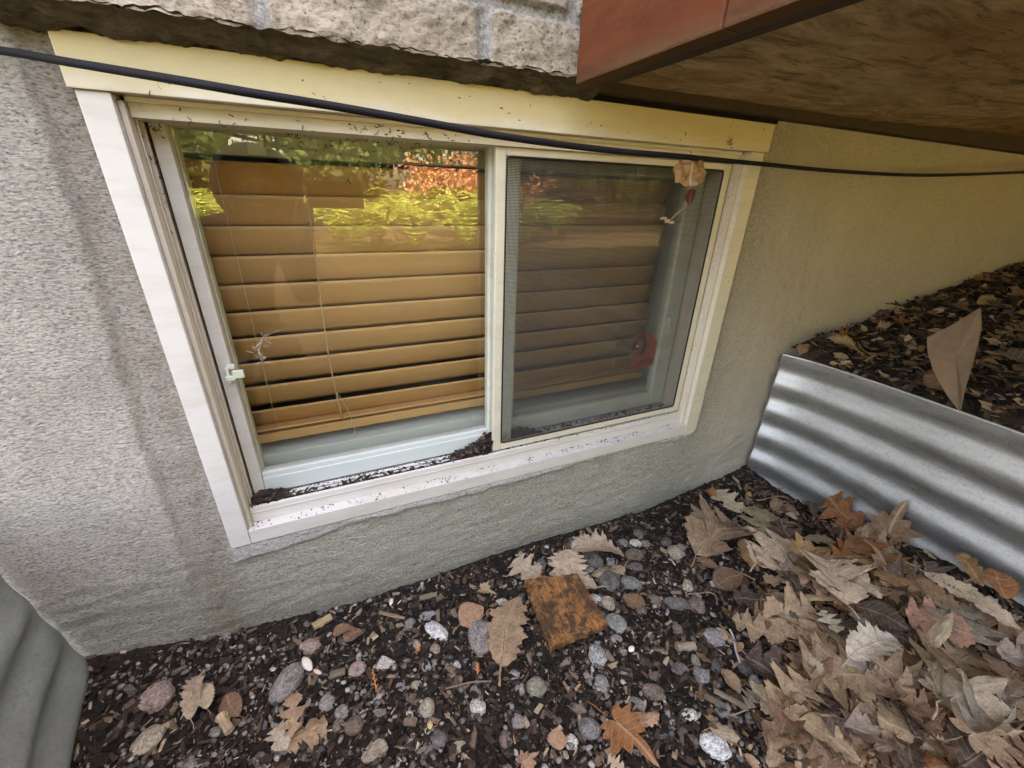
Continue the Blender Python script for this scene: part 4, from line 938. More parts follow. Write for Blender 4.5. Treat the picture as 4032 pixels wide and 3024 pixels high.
chips('bark_mulch', M_MULCH, 42000, (-.26,1.25,-.60,-.002), .0020, .024, (.12,.6), 'dark crumbly bark mulch covering the well floor', lift=.006)
chips('straw_bits', M_SPLINT, 1500, (-.24,1.24,-.60,-.004), .003, .017, (.12,.32), 'pale straw and wood splinters scattered over the mulch', lift=.008, cat='splinters')
bm = bmesh.new(); r = random.Random(5)
for i in range(5200):
    x = r.uniform(1.268,2.6); y = -abs(r.gauss(0,.34))-.003
    if y < -.9: continue
    z = upz(x, y)+.004; L = r.uniform(.006,.035); wd = L*r.uniform(.15,.4)
    m = Matrix.Translation((x,y,z)) @ Matrix.Rotation(r.uniform(0,PI),4,'Z') @ Matrix.Rotation(r.gauss(0,.5),4,'Y')
    vs = [bm.verts.new(m @ Vector((sx*L/2, sy*wd/2*r.uniform(.5,1.1), sz*wd*.15))) for sx,sy,sz in ((-1,-1,-1),(1,-1,-1),(1,1,-1),(-1,1,-1),(-1,-1,1),(1,-1,1),(1,1,1),(-1,1,1))]
    for f in ((0,3,2,1),(4,5,6,7),(0,1,5,4),(1,2,6,5),(2,3,7,6),(3,0,4,7)): bm.faces.new([vs[i] for i in f])
tag(new_obj('leaf_litter', bm, M_MULCH), 'dark crumbled leaf litter on the soil above the right metal sheet', 'leaf litter', kind='stuff')

M_GRIT = island_mat('grit', [(0,(.05,.043,.037)),(.4,(.11,.10,.09)),(.7,(.20,.18,.16)),(.92,(.34,.31,.28)),(1,(.5,.47,.42))], ns=300)
bm = bmesh.new(); r = random.Random(77); k = 0
while k < 2600:
    u, v = r.uniform(330,3200), r.uniform(1930,3060)
    if not inpoly(u, v, FLOORP) or N(u*.004, v*.004, 3) < -.25+.3*r.random(): continue
    p = gp('P', u, v); R0 = .0016+.0042*r.random()**2.5
    g_ = bmesh.ops.create_icosphere(bm, subdivisions=1, radius=1)['verts']; m_ = Matrix.Translation(p+Vector((0,0,R0*.5+.003))) @ Matrix.Rotation(r.uniform(0,6.3),4,'Z') @ Matrix.Diagonal((R0*r.uniform(.8,1.5),R0*r.uniform(.7,1.1),R0*.75,1))
    for q_ in g_: q_.co = m_ @ (q_.co*r.uniform(.8,1.15))
    k += 1
tag(new_obj('grit', bm, M_GRIT, smooth=True), 'fine grey grit and gravel crumbs between the pebbles', 'grit', kind='stuff')
M_FRAG = island_mat('leaf_fragments', [(0,(.05,.028,.017)),(.35,(.13,.07,.038)),(.6,(.24,.14,.075)),(.85,(.36,.235,.135)),(1,(.50,.37,.24))], ns=60)
def frags(name, n, inside, zf, label, l0, l1, seed):
    bm = bmesh.new(); r = random.Random(seed); k = 0
    while k < n:
        q = inside(r)
        if q is None: continue
        x, y = q; k += 1; L = r.uniform(l0, l1); m = Matrix.Translation((x, y, zf(x,y)+r.uniform(.003,.014))) @ Matrix.Rotation(r.uniform(0,2*PI),4,'Z') @ Matrix.Rotation(r.gauss(0,.35),4,'X') @ Matrix.Rotation(r.gauss(0,.35),4,'Y')
        nn = r.randint(7,11); cv = r.uniform(-9,9); c = bm.verts.new(m @ Vector((0,0,0))); ring = []
        for i in range(nn):
            a = i*2*PI/nn; rr = L*.5*r.uniform(.5,1.15); px_ = math.cos(a)*rr; py_ = math.sin(a)*rr*.6; ring.append(bm.verts.new(m @ Vector((px_, py_, cv*px_*px_+6*py_*py_+r.uniform(-.001,.001)))))
        for i in range(nn): bm.faces.new((c, ring[i], ring[(i+1)%nn]))
    return tag(new_obj(name, bm, M_FRAG), label, 'leaf litter', kind='stuff')
def in_pile(r):
    u, v = r.uniform(2750,4090), r.uniform(1860,3060)
    if not inpoly(u, v, PILE) and (r.random() > .12 or not inpoly(u, v, FLOORP)): return None
    p = gp('P', u, v, .005); return (p.x, p.y) if p.x < 1.24 else None
frags('leaf_fragments', 1700, in_pile, floor_z, 'crumbled brown leaf fragments filling the gaps of the leaf pile', .010, .034, 4)
frags('leaf_fragments', 1500, lambda r: (r.uniform(1.272,2.7), -abs(r.gauss(0,.33))-.004), upz, 'crumbled brown leaves covering the soil bed above the right metal sheet', .012, .05, 8)
# debris lying in and on the window
def debris(name, spots, mat, label, cat='debris'):
    bm = bmesh.new(); r = random.Random(len(spots)*3+7)
    for (x0, x1, y0, y1, zf, n, l0, l1) in spots:
        for i in range(n):
            x = r.uniform(x0, x1); y = r.uniform(y0, y1)
            if name == 'ledge_specks' and N(x, y*.6, 2, 32)+.25*r.gauss(0,1) < .05: continue
            z = zf(x, r) if callable(zf) else zf
            L = r.uniform(l0, l1); wd = L*r.uniform(.25,.6); th = wd*.5
            m = Matrix.Translation((x, y, z+th*.45)) @ Matrix.Rotation(r.uniform(0,PI),4,'Z') @ Matrix.Rotation(r.gauss(0,.3),4,'Y')
            vs = [bm.verts.new(m @ Vector((sx*L/2, sy*wd/2*r.uniform(.5,1.1), sz*th/2))) for sx,sy,sz in ((-1,-1,-1),(1,-1,-1),(1,1,-1),(-1,1,-1),(-1,-1,1),(1,-1,1),(1,1,1),(-1,1,1))]
            for f in ((0,3,2,1),(4,5,6,7),(0,1,5,4),(1,2,6,5),(2,3,7,6),(3,0,4,7)): bm.faces.new([vs[i] for i in f])
    o = new_obj(name, bm, mat); return tag(o, label, cat, kind='stuff')
mound = lambda x, r: .044+max(0,(.016)*(1-((x-.055)/.045)**2))*r.random()
mound2 = lambda x, r: .045+.042*max(0, (x-.36)/.10)**1.6*r.random()
mound3 = lambda x, r: .046+.022*max(0, 1-((x-.545)/.045)**2)*r.random()
debris('track_debris', [(.036,.10,.0275,.057,mound,900,.003,.012),(.36,.462,.0285,.057,mound2,900,.003,.013),(.497,.60,.040,.080,mound3,600,.003,.011),
                       (.10,.36,.0275,.0395,.0450,900,.002,.011),(.10,.36,.0435,.048,.0450,500,.002,.008),(.10,.36,.030,.046,.0500,160,.002,.010),(.10,.40,.056,.060,.0455,300,.002,.008),(.60,.95,.040,.08,.0503,420,.0015,.007)], M_SPECK,
       'dark leaf crumbs and dirt heaped in the window track')
debris('ledge_specks', [(.03,.962,.0015,.020,.0262,620,.001,.0035),(.03,.962,.016,.0205,.0262,160,.001,.005),(.12,.42,.048,.057,.0502,420,.001,.0035),(.46,.955,.0205,.0275,.0548,160,.001,.004),(.035,.955,.021,.0265,.0548,60,.001,.003)], M_SPECK,
       'dark specks of dirt on the white window ledges')
bm = bmesh.new(); r = random.Random(11)
def speck(x, y, z, L, a, n=1):
    for i in range(n):
        xx = x+r.gauss(0,.003)*(n > 1); zz = z+r.gauss(0,.003)*(n > 1); aa = a+r.uniform(-1.4,1.4)*(n > 1)
        tube(bm, [(xx, y, zz), (xx+L/2*math.cos(aa)+r.uniform(-.001,.001), y-.0006, zz+L/2*math.sin(aa)), (xx+L*math.cos(aa+.3), y, zz+L*math.sin(aa+.3))], r.uniform(.0002,.0006), 4)
for i in range(26): x = r.uniform(.03,.98); speck(x, -.0046, r.uniform(.62,.655), r.uniform(.001,.005), r.uniform(0,6))
speck(.075,-.0048,.637,.012,-1.2); speck(.068,-.0048,.636,.006,-1.6,2); speck(.90,-.0048,.626,.008,1,9)
for i in range(30): x = r.uniform(.06,.45); speck(x, .0195, r.uniform(.5985,.611), r.uniform(.002,.006), r.uniform(0,6), 2)
for i in range(75): x = r.choice([r.uniform(.09,.46), r.uniform(.18,.36)]); speck(x, .0692, .60-abs(r.gauss(0,.016)), r.uniform(.002,.008), r.uniform(0,6), r.choice([1,1,2,3]))
for i in range(9): speck(.0345+.0005, .03+r.random()*.02, .59-abs(r.gauss(0,.06)), r.uniform(.002,.005), 1.5+r.uniform(-.6,.6), 3)
for i in range(5): speck(.042+r.random()*.008, .0572, .597-abs(r.gauss(0,.004)), .004, -1.5, 2)
for i in range(22): speck(r.uniform(.50,.92), .0308, .585-abs(r.gauss(0,.06)), .004, r.uniform(0,6), 1)
for i in range(16): speck(.958, r.uniform(.012,.03), r.uniform(.08,.58), .004, 1.5, 2)
for i in range(10): speck(r.uniform(.967,.998), -.0008, r.uniform(.1,.6), .0015, 1.5)
tag(new_obj('grime_specks', bm, M_SPECK), 'dark wisps of dirt and insect remains stuck on frame and glass', 'grime', kind='stuff')
bm = bmesh.new(); r = random.Random(3)
web = [(.104,.325),(.099,.318),(.092,.306),(.090,.298),(.093,.290)]
for i in range(36):
    a = r.choice(web); b = r.choice(web); 
    p = Vector((a[0]+r.gauss(0,.003), .0688, a[1]+r.gauss(0,.004))); tube(bm, [p, p+Vector((r.gauss(0,.004), 0, r.gauss(0,.004)))], .00022, 4)
tube(bm, [(.13,.0688,.335),(.104,.0688,.327),(.095,.0688,.31),(.09,.0688,.296)], .0002, 4)
tag(new_obj('cobweb', bm, mat_simple('cobweb_white',(.7,.68,.62),bump=0)), 'small white cobweb tuft on the left pane beside the latch', 'cobweb')

# ================================================================== WOOD AND TWIGS
C4 = [gp('I',100,548,.0), gp('I',432,498,.0), gp('I',625,800,.0), gp('I',262,955,.0)]
def quadp(u, v): 
    a = C4[0].lerp(C4[1], u); b = C4[3].lerp(C4[2], u); return a.lerp(b, v)
bm = bmesh.new(); nU = 40; nV = 44; top = []; bot = []
for i in range(nU+1):
    ra = []; rb = []
    for j in range(nV+1):
        u = i/nU; v = j/nV
        uu = u+(.022*N(v*9,0,1)+.012*N(v*40,0,2))*(1 if i in (0,nU) else .0); vv = v+(.022*N(u*9,3,1)+.03*N(u*55,0,4))*(1 if j in (0,nV) else 0)
        p = quadp(uu, vv); z = -.185+.018-.010*v+.0016*N(u*30,v*3,2)+.001*N(u*60,v*8,5)
        ra.append(bm.verts.new((p.x, p.y, z))); rb.append(bm.verts.new((p.x, p.y, z-.013)))
    top.append(ra); bot.append(rb)
for i in range(nU):
    for j in range(nV):
        bm.faces.new((top[i][j],top[i+1][j],top[i+1][j+1],top[i][j+1])); bm.faces.new((bot[i][j],bot[i][j+1],bot[i+1][j+1],bot[i+1][j]))
for i in range(nU): bm.faces.new((top[i][0],bot[i][0],bot[i+1][0],top[i+1][0])); bm.faces.new((top[i][nV],top[i+1][nV],bot[i+1][nV],bot[i][nV]))
for j in range(nV): bm.faces.new((top[0][j],top[0][j+1],bot[0][j+1],bot[0][j])); bm.faces.new((top[nU][j],bot[nU][j],bot[nU][j+1],top[nU][j+1]))
bmesh.ops.recalc_face_normals(bm, faces=bm.faces)
t = NT('rotten_wood'); ang = math.atan2((C4[3]-C4[0]).y, (C4[3]-C4[0]).x)
v = t.map(rot=(0,0,-ang)); v2 = t.map(v, scale=(12,90,30)); n = t.noise(1, 8, .7, v2); n2 = t.noise(38, 6, .75); n3 = t.noise(110,6,.75)
c = t.mix(t.ramp(n, [(.3,0),(.65,1)]), (.14,.058,.022), (.38,.17,.06)); c = t.mix(t.ramp(n2, [(.46,0),(.55,.9)]), c, (.06,.035,.02)); c = t.mix(t.ramp(n3, [(.53,0),(.62,.85)]), c, (.03,.02,.014))
t.col(c); t.rough(.85,.25); t.bump(t.math('ADD', n, n3), .8, .003)
tag(new_obj('wood_board', bm, t.m), 'rotting orange-brown square of wood board lying on the mulch', 'wood board')
def chunk(name, r_, u0, v0, u1, v1, wid, th, col, label, cat, h=.006, seed=1):
    a = gp(r_, u0, v0, h); b = gp(r_, u1, v1, h); d = (b-a).normalized(); s = Vector((-d.y, d.x, 0)); L = (b-a).length
    bm = bmesh.new(); n = 16; rows = []
    for i in range(n+1):
        t_ = i/n; ww = wid*(.8+.4*N(t_*4,seed,0)+.15*N(t_*20,seed,2)); row = []
        for k in range(10):
            an = k*2*PI/10; rr = 1+.18*N(k,seed,t_*2)
            off = .004*N(k*3,seed,0)
            row.append(bm.verts.new(a+d*(L*t_+ (off if i in (0,n) else 0))+s*math.cos(an)*ww*rr+Vector((0,0,math.sin(an)*th*rr))))
        rows.append(row)
    for i in range(n):
        for k in range(10): bm.faces.new((rows[i][k],rows[i][(k+1)%10],rows[i+1][(k+1)%10],rows[i+1][k]))
    bm.faces.new(rows[0][::-1]); bm.faces.new(rows[-1]); bmesh.ops.recalc_face_normals(bm, faces=bm.faces)
    t = NT('wood_grain'); an = math.atan2(d.y, d.x); v = t.map(rot=(0,0,-an)); g = t.noise(1, 8, .7, t.map(v, scale=(25,260,200)))
    t.col(t.mix(t.ramp(g,[(.35,0),(.65,1)]), [q*.38 for q in col], col)); t.rough(.85,.2); t.bump(g,.8,.002)
    return tag(new_obj(name, bm, t.m), label, cat, 'wood chips in the mulch')
chunk('wood_chip','K',90,740,290,630,.010,.006,(.46,.35,.20),'flat tan wood chip lying against the wall foot','wood chip',.012,2)
chunk('wood_chip','N',1290,1255,1600,1250,.0085,.005,(.50,.36,.19),'yellowish wood chip at the top left of the leaf pile','wood chip',.014,3)
chunk('wood_chip','L',450,340,650,330,.0095,.007,(.40,.31,.23),'stubby pale twig chunk in the mulch right of the granite stone','wood chip',.01,4)
chunk('wood_chip','G',1370,1330,1430,1430,.0085,.005,(.52,.38,.24),'splintered cream wood piece above the grey-green pebble','wood chip',.016,5)
chunk('wood_chip','K',1250,430,1440,390,.007,.005,(.24,.20,.14),'weathered brown wood chip at the wall foot above the white mottled pebble','wood chip',.008,6)
chunk('wood_chip','K',280,1270,440,1220,.008,.005,(.19,.15,.11),'grey weathered wood chip left of the pinkish pebble','wood chip',.008,7)
chunk('wood_chip','K',815,585,1090,650,.0045,.003,(.30,.21,.13),'ragged brown splinter parallel to the wall foot','wood chip',.008,8)
chunk('wood_chip','L',750,870,990,990,.006,.004,(.17,.15,.14),'dark grey wood sliver with a cream end below the olive angular stone','wood chip',.010,9)
chunk('wood_chip','L',860,810,1230,1010,.006,.004,(.27,.22,.16),'long grey-brown bark strip left of the leaf pile','wood chip',.011,10)
chunk('wood_chip','L',920,90,1250,470,.0022,.0018,(.30,.20,.12),'thin brown stick slanting beside the large brown-grey stone','wood chip',.012,11)
def twig(r_, pts, rad, col, label, h=.010):
    bm = bmesh.new(); tube(bm, smooth_pts([gp(r_, u, v, h) for u, v in pts], 5), rad, 6)
    return tag(new_obj('twig', bm, mat_simple('twig_bark', col, .85, ns=200)), label, 'twig', 'twigs in the mulch')
twig('K', [(1530,1415),(1700,1370),(1850,1340),(2030,1335)], .0013, (.20,.13,.09), 'thin reddish twig lying level below the orange cedar sprig')
twig('I', [(1415,775),(1440,830),(1452,900),(1480,990)], .0020, (.42,.37,.40), 'pale purple-grey twig lying over the brown stick')
twig('N', [(330,910),(450,930),(600,985),(760,1060)], .0010, (.40,.24,.13), 'orange leaf stalk with a curled loop in the mulch')
twig('N', [(0,1215),(150,1205),(260,1195),(330,1240),(340,1330)], .0013, (.24,.17,.11), 'curved brown twig above the deep brown stone')
twig('N', [(560,410),(650,440),(760,490)], .0009, (.26,.17,.11), 'fine twig below the beige star-shaped leaf')
twig('N', [(700,180),(820,190),(980,150),(1080,160)], .0016, (.30,.21,.13), 'brown twig lying in the litter at the corner of wall and metal sheet')
twig('J', [(900,725),(960,710),(1045,675)], .0014, (.42,.33,.20), 'pale leaf stalk jutting right from the ochre lobed leaf')
twig('L', [(1040,1090),(1130,1060),(1230,1020)], .0010, (.38,.31,.22), 'straight pale stalk in the mulch beneath the grey leaf scrap')
# cedar sprigs and seeds
def sprig(r_, u, v, du, dv, label):
    a = gp(r_, u, v, .012); b = gp(r_, u+du, v+dv, .014); bm = bmesh.new(); d = b-a; s = Vector((-d.y, d.x, 0)).normalized()
    tube(bm, [a, b], .0009, 5)
    for i in range(6):
        p = a.lerp(b, .15+.13*i); sg = 1 if i % 2 else -1; tube(bm, [p, p+d.normalized()*.004+s*sg*.0045*(1-i*.1)], [.0011,.0006], 5)
    return tag(new_obj('cedar_sprig', bm, mat_simple('cedar_orange',(.55,.20,.06))), label, 'cedar sprig', 'dry orange cedar sprigs')
sprig('K',1880,1260,-5,-130,'bright orange cedar sprig in bare mulch below the largest mauve-grey stone')
sprig('K',2140,910,-30,-120,'orange cedar sprig right of the largest mauve-grey stone')
sprig('K',1215,1010,30,-80,'orange-brown cedar sprig left of the little pink pebble')
sprig('K',780,1440,-40,-230,'rusty cedar sprig below the pale triangular stone')
def seed(r_, u, v, du, dv, wd, col, label):
    a = gp(r_, u, v, .016); b = gp(r_, u+du, v+dv, .018); d = b-a; bm = bmesh.new()
    tube(bm, [a.lerp(b, t_) for t_ in frange(0,1,8)], [wd*max(.12, math.sin(PI*(.06+.88*t_))**.7) for t_ in frange(0,1,8)], 8)
    for v_ in bm.verts: v_.co.z = a.z+(v_.co.z-a.z)*.45
    return tag(new_obj('seed', bm, mat_simple('seed_husk', col, .6, bump=0), smooth=True), label, 'seed', 'pale seed husks on the mulch')
seed('H',365,1035,-50,-80,.0072,(.62,.56,.50),'whitish paddle-shaped winged seed at the top of the long mauve-grey stone')
seed('H',430,1058,-50,-30,.0035,(.60,.44,.36),'small pinkish seed head just under the paddle-shaped seed')
seed('I',775,915,25,-35,.005,(.80,.70,.60),'cream white seed lying alone on dark mulch right of the granite stone')
seed('N',1930,735,-5,-160,.006,(.50,.46,.44),'grey hanging oval seed below the upright dark brown leaf')
seed('H',870,620,12,-45,.0040,(.70,.62,.48),'pale wood splinter seed against the wall foot')
seed('K',1010,495,40,-50,.0012,(.65,.56,.42),'thin pale straw leaning at the wall foot')
seed('H',1105,1390,35,-12,.0060,(.48,.36,.16),'round golden seed under the light beige rounded pebble')
# bent board on the soil under the deck
pts = [(1603,512),(1700,460),(1800,395),(1893,335),(1905,450),(1902,560),(1895,700),(1880,830),(1868,945),(1800,860),(1740,780),(1680,690),(1630,600)]
bm = bmesh.new(); xx = 1.30
P = [bk('F', u, v, 0, xx+.10*(i % 13)/13*0) for i, (u, v) in enumerate(pts)]
c0 = sum(P, Vector())/len(P); fr1 = [bm.verts.new(p+Vector((.03*math.sin((p.z-c0.z)*18),0,0))) for p in P]; fr2 = [bm.verts.new(v_.co+Vector((.006,0,0))) for v_ in fr1]
cA = bm.verts.new(c0+Vector((.004,0,0))); cB = bm.verts.new(c0+Vector((.010,0,0)))
for i in range(len(P)):
    j = (i+1) % len(P); bm.faces.new((fr1[j],fr1[i],fr2[i],fr2[j])); bm.faces.new((cA,fr1[i],fr1[j])); bm.faces.new((cB,fr2[j],fr2[i]))
bmesh.ops.recalc_face_normals(bm, faces=bm.faces)
tag(new_obj('bark_slab', bm, mat_simple('pale_bark',(.19,.125,.08),.85,ns=30,var=.5)), 'pale brown bent slab standing in the litter above the right metal sheet', 'bark slab')

# ================================================================== GARDEN BEHIND THE CAMERA (seen reflected in the panes)
def foliage_mat(name, c1, c2, tr=.35):
    t = NT(name); g = t.n.new('ShaderNodeNewGeometry'); c = t.mix(g.outputs['Random Per Island'], c1, c2); t.col(c); t.rough(.6,.3)
    ts = t.n.new('ShaderNodeBsdfTranslucent'); t.L(c, ts.inputs[0]); m = t.n.new('ShaderNodeMixShader'); m.inputs[0].default_value = tr
    t.L(t.b.outputs[0], m.inputs[1]); t.L(ts.outputs[0], m.inputs[2]); t.L(m.outputs[0], t.out.inputs[0]); return t.m
M_FERN = foliage_mat('fern_green', (.19,.27,.045), (.36,.44,.10)); M_ORANGE = foliage_mat('orange_foliage', (.40,.18,.10), (.60,.34,.21)); M_TREE = foliage_mat('tree_foliage', (.025,.045,.012), (.07,.11,.025))
M_TRUNK = mat_simple('tree_bark', (.12,.09,.065), .9, ns=20, var=.4)
def leafquad(bm, p, d, s, L, W):
    a = bm.verts.new(p); b = bm.verts.new(p+d*L*.5+s*W); c = bm.verts.new(p+d*L); e = bm.verts.new(p+d*L*.5-s*W); bm.faces.new((a,b,c,e))
def fern(x, y, size, seed, label):
    r = random.Random(seed); bm = bmesh.new()
    for k in range(15):
        a = k*2*PI/15+r.uniform(-.2,.2); L = size*r.uniform(.8,1.15); up = r.uniform(1.5,2.3)
        pr = Vector((0,0,.0)); prev = pr
        for i in range(1, 19):
            t_ = i/18; rad = L*t_*(.55+.35*t_); z = L*up*(1.25*t_-.95*t_*t_)
            p = Vector((math.cos(a)*rad, math.sin(a)*rad, z)); d = (p-prev).normalized(); s = d.cross(Vector((0,0,1))).normalized()
            ll = size*.26*math.sin(PI*min(1,.12+t_*.9))
            for sg in (-1, 1): leafquad(bm, p, (s*sg+d*.35+Vector((0,0,-.12))).normalized(), d, ll, size*.024)
            leafquad(bm, prev, d, s, (p-prev).length*1.05, size*.006); prev = p
    o = new_obj('fern', bm, M_FERN); o.location = (x, y, .11); return tag(o, label, 'fern', 'ferns reflected in the window')
FR = [(-.5,-2.45,.4),(-.05,-2.4,.38),(.45,-2.42,.36),(.85,-2.4,.38),(1.25,-2.38,.36),(1.7,-2.45,.38),(-.15,-2.75,.42),(.35,-2.9,.42),(.62,-2.65,.40),(.95,-2.85,.46),(1.30,-2.70,.42),(1.65,-2.9,.46),(2.0,-2.75,.38),(2.4,-2.95,.36),(.1,-3.4,.4),(-.6,-3.0,.4)]
ORD = ['leftmost','second','third','fourth','fifth','sixth','seventh','eighth','ninth','rightmost']
for rw, lst in (('front', sorted(FR[:6])), ('back', sorted(FR[6:]))):
    for i, (x, y, sz) in enumerate(lst):
        o_ = 'rightmost' if i == len(lst)-1 else ORD[i]
        fern(x, y, sz, 20+i+40*(rw == 'back'), 'bright green reflected fern, %s in the %s row of garden ferns%s' % (o_, rw, '' if 'most' in o_ else ' from the left'))
def bush(name, x, y, z, rx, rz, n, mat, leaf, seed, label, cat, trunk, th, zt=.1):
    r = random.Random(seed); root = thing(name, label, cat, (x, y, zt), trunk); bm = bmesh.new()
    cl = [Vector((r.gauss(0,rx*.5), r.gauss(0,rx*.5), z-zt+r.gauss(0,rz*.5))) for i in range(26)]
    for i in range(n):
        c = r.choice(cl); p = c+Vector((r.gauss(0,rx*.16), r.gauss(0,rx*.16), r.gauss(0,rz*.14)))
        d = Vector((r.gauss(0,1),r.gauss(0,1),r.gauss(0,1))).normalized(); s = d.cross(Vector((r.gauss(0,1),r.gauss(0,1),r.gauss(0,1)))).normalized()
        leafquad(bm, p, d, s, leaf*r.uniform(.7,1.3), leaf*.28)
    new_obj('crown', bm, mat, root)
    bm = bmesh.new(); tube(bm, [(0,0,-.05),(.02,.01,(z-zt)*.5),(0,0,z-zt)], [th,th*.8,th*.4], 8)
    for c in cl[:12]: tube(bm, [Vector((0,0,(z-zt)*.5)), c*.6+Vector((0,0,(z-zt)*.15)), c], [th*.4,th*.25,th*.08], 6)
    new_obj('trunk', bm, M_TRUNK, root); return root
bush('shrub', 1.45, -3.35, .62, .45, .26, 2600, M_ORANGE, .045, 1, 'orange leaved shrub in the sunny garden, reflected in the panes', 'shrub', None, .018)
bush('shrub', 2.25, -3.5, .60, .30, .20, 1000, M_ORANGE, .045, 2, 'smaller orange shrub standing to the right of the larger one in the garden', 'shrub', None, .015)
TL = ['leftmost','second from the left','third from the left','middle','third from the right','second from the right','rightmost']
for i, (x, y) in enumerate([(-5,-8),(-2.2,-9.5),(.2,-7.6),(2.6,-8.8),(5.2,-7.4),(8,-8.5),(11.5,-7)]):
    bush('tree', x, y, 2.6, 1.7, 1.6, 5200, M_TREE, .20, 30+i, 'dark green garden tree behind the viewer, %s in its row' % TL[i], 'tree', None, .14)
for i, (x, y) in enumerate([(-4.2,-5.4),(-2.6,-5.8),(-1.0,-5.3),(.7,-5.7),(2.4,-5.2),(4.1,-5.6),(5.9,-5.1),(7.8,-5.4)]):  # hedge row added to block bright sky and ground in the reflection
    bush('shrub', x, y, .75, 1.0, .62, 4200, M_TREE, .11, 60+i, 'dark evergreen hedge shrub added to block reflected sky, %s of eight' % (ORD[i]+('' if i == 0 else ' from the left') if i < 7 else 'rightmost'), 'shrub', 'dark evergreen shrubs added as a hedge to block reflected sky', .03)
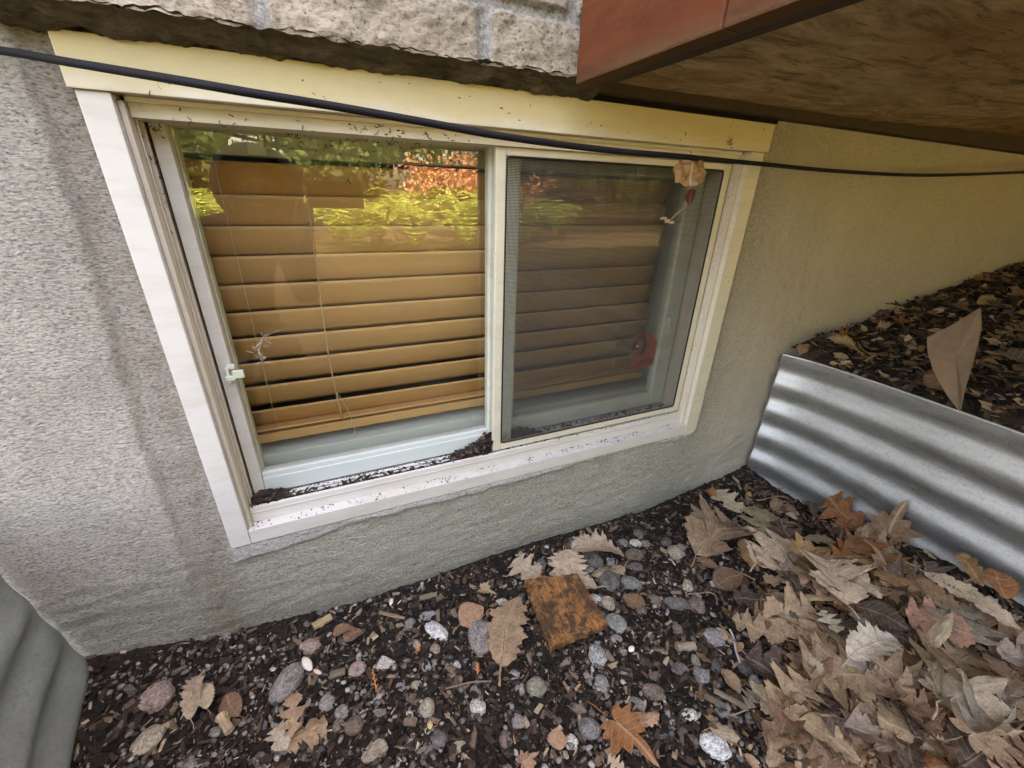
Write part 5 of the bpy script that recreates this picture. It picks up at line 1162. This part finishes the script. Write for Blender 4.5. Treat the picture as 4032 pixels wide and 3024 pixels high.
# ================================================================== THE PHOTOGRAPHER (reflected in the left pane)
def person():
    root = thing('person', 'person in a dark hooded jacket crouching in the well, holding a phone in one hand', 'person', (-.05,-1.02,-.2))
    O = root.location.copy(); V = []; E_ = []; RD = []
    def add(p, r_, par=None):
        V.append(Vector(p)-O); RD.append(r_); 
        if par is not None: E_.append((par, len(V)-1))
        return len(V)-1
    pel = add((-.13,-1.04,-.02), .15); ab = add((-.12,-1.04,.10), .145, pel); ch = add((-.10,-1.0,.26), .14, ab); up = add((-.04,-.96,.37), .11, ch)
    nk = add((.02,-.90,.43), .055, up); hb = add((.045,-.87,.475), .072, nk); hd = add((.055,-.86,.53), .085, hb); ht = add((.06,-.87,.575), .062, hd)
    def arm(sh, el, wr, palm, fdirs, thumb):
        a = add(sh, .062, up); b = add(el, .047, a); c = add(wr, .029, b); d = add(palm, .026, c)
        for base, tip in fdirs:
            f1 = add(base, .0095, d); f2 = add(Vector(base).lerp(Vector(tip), .5)+Vector((0,.004,0)), .0088, f1); add(tip, .0075, f2)
        f1 = add(thumb[0], .011, d); add(thumb[1], .009, f1)
    # left-of-frame arm and the arm that closes the gap towards the phone
    arm((.10,-.96,.38),(.14,-.86,.17),(.165,-.71,.38),(.172,-.675,.44),
        [((.176,-.662,.478),(.196,-.6535,.488)),((.180,-.662,.466),(.203,-.6535,.472)),((.181,-.663,.452),(.203,-.6535,.456)),((.180,-.666,.440),(.200,-.655,.442))], ((.158,-.664,.47),(.178,-.655,.505)))
    arm((-.17,-.97,.36),(-.27,-.90,.19),(-.25,-.78,.10),(-.245,-.74,.085),
        [((-.262,-.715,.080),(-.265,-.69,.062)),((-.250,-.712,.080),(-.251,-.682,.062)),((-.237,-.713,.080),(-.237,-.684,.063)),((-.225,-.718,.080),(-.224,-.695,.064))], ((-.222,-.745,.082),(-.205,-.725,.072)))
    for sx in (-.24, -.02):
        h = add((sx,-1.05,-.03), .085, pel); kx = sx+(-.03 if sx < -.1 else .06); k_ = add((kx,-.80,.02), .062, h); an = add((kx,-1.02,-.15), .042, k_); add((kx,-.90,-.178), .036, an)
    me = bpy.data.meshes.new('body'); me.from_pydata([tuple(v) for v in V], E_, [])
    o = bpy.data.objects.new('body_tmp', me); COL.objects.link(o)
    sk = o.modifiers.new('skin','SKIN')
    for i, v in enumerate(me.skin_vertices[0].data): v.radius = (RD[i], RD[i]); v.use_root = (i == 0)
    ss = o.modifiers.new('sub','SUBSURF'); ss.levels = 2; ss.render_levels = 2
    bpy.context.view_layer.update(); dg = bpy.context.evaluated_depsgraph_get()
    me2 = bpy.data.meshes.new_from_object(o.evaluated_get(dg)); me2.name = 'body'; bpy.data.objects.remove(o)
    b = bpy.data.objects.new('body', me2); COL.objects.link(b); b.parent = root
    mats = [mat_simple('jacket',(.035,.03,.028),.9), mat_simple('skin',(.24,.14,.095),.6), mat_simple('jeans',(.03,.04,.07),.9)]
    me2.materials.clear()
    for m in mats: me2.materials.append(m)
    for p in me2.polygons:
        p.use_smooth = True; c = p.center+O
        head = (c-Vector((.055,-.855,.525))).length < .12 and c.z > .44
        hand = (c-Vector((.18,-.665,.46))).length < .065 or (c-Vector((-.24,-.72,.08))).length < .055
        p.material_index = 1 if head or hand else 2 if c.z < .03 else 0
    # hood and hair, eyes, nose, mouth
    bm = bmesh.new(); bmesh.ops.create_uvsphere(bm, u_segments=24, v_segments=16, radius=1)
    for v in list(bm.verts):
        if v.co.y > .72: bm.verts.remove(v)
    for v in bm.verts: v.co = Vector((v.co.x*.128, v.co.y*.155, v.co.z*.125))+Vector((.055,-.875,.525))-O
    hd_ = new_obj('hood', bm, mats[0], root, smooth=True); s_ = hd_.modifiers.new('t','SOLIDIFY'); s_.thickness = .008
    for nm, pos, rr, c in (('eye',(.025,-.778,.532),.009,(.10,.08,.07)),('eye',(.085,-.778,.532),.009,(.10,.08,.07)),('nose',(.055,-.768,.508),.013,(.24,.14,.095)),('mouth',(.055,-.778,.478),.014,(.35,.14,.11))):
        bm = bmesh.new(); bmesh.ops.create_uvsphere(bm, u_segments=12, v_segments=8, radius=rr, matrix=Matrix.Translation(Vector(pos)-O) @ Matrix.Diagonal((1.3 if nm=='mouth' else 1, .8, .4 if nm=='mouth' else 1.2 if nm=='nose' else .7, 1)))
        new_obj(nm, bm, mat_simple('face_'+nm, c, .5, bump=0), root, smooth=True)
person()
ph = thing('phone', 'dark phone held level by the reflected person at the camera position', 'phone', (.265,-.645,.514))
bm = bmesh.new(); bx(bm, -.078,.078,-.0042,.0042,-.037,.037,bev=.004); new_obj('phone_body', bm, mat_simple('phone_case',(.03,.022,.02),.4,bump=0), ph)
bm = bmesh.new(); bx(bm, -.040,-.012,.0043,.0065,.006,.034,bev=.002); new_obj('camera_bump', bm, M_BLACK, ph)
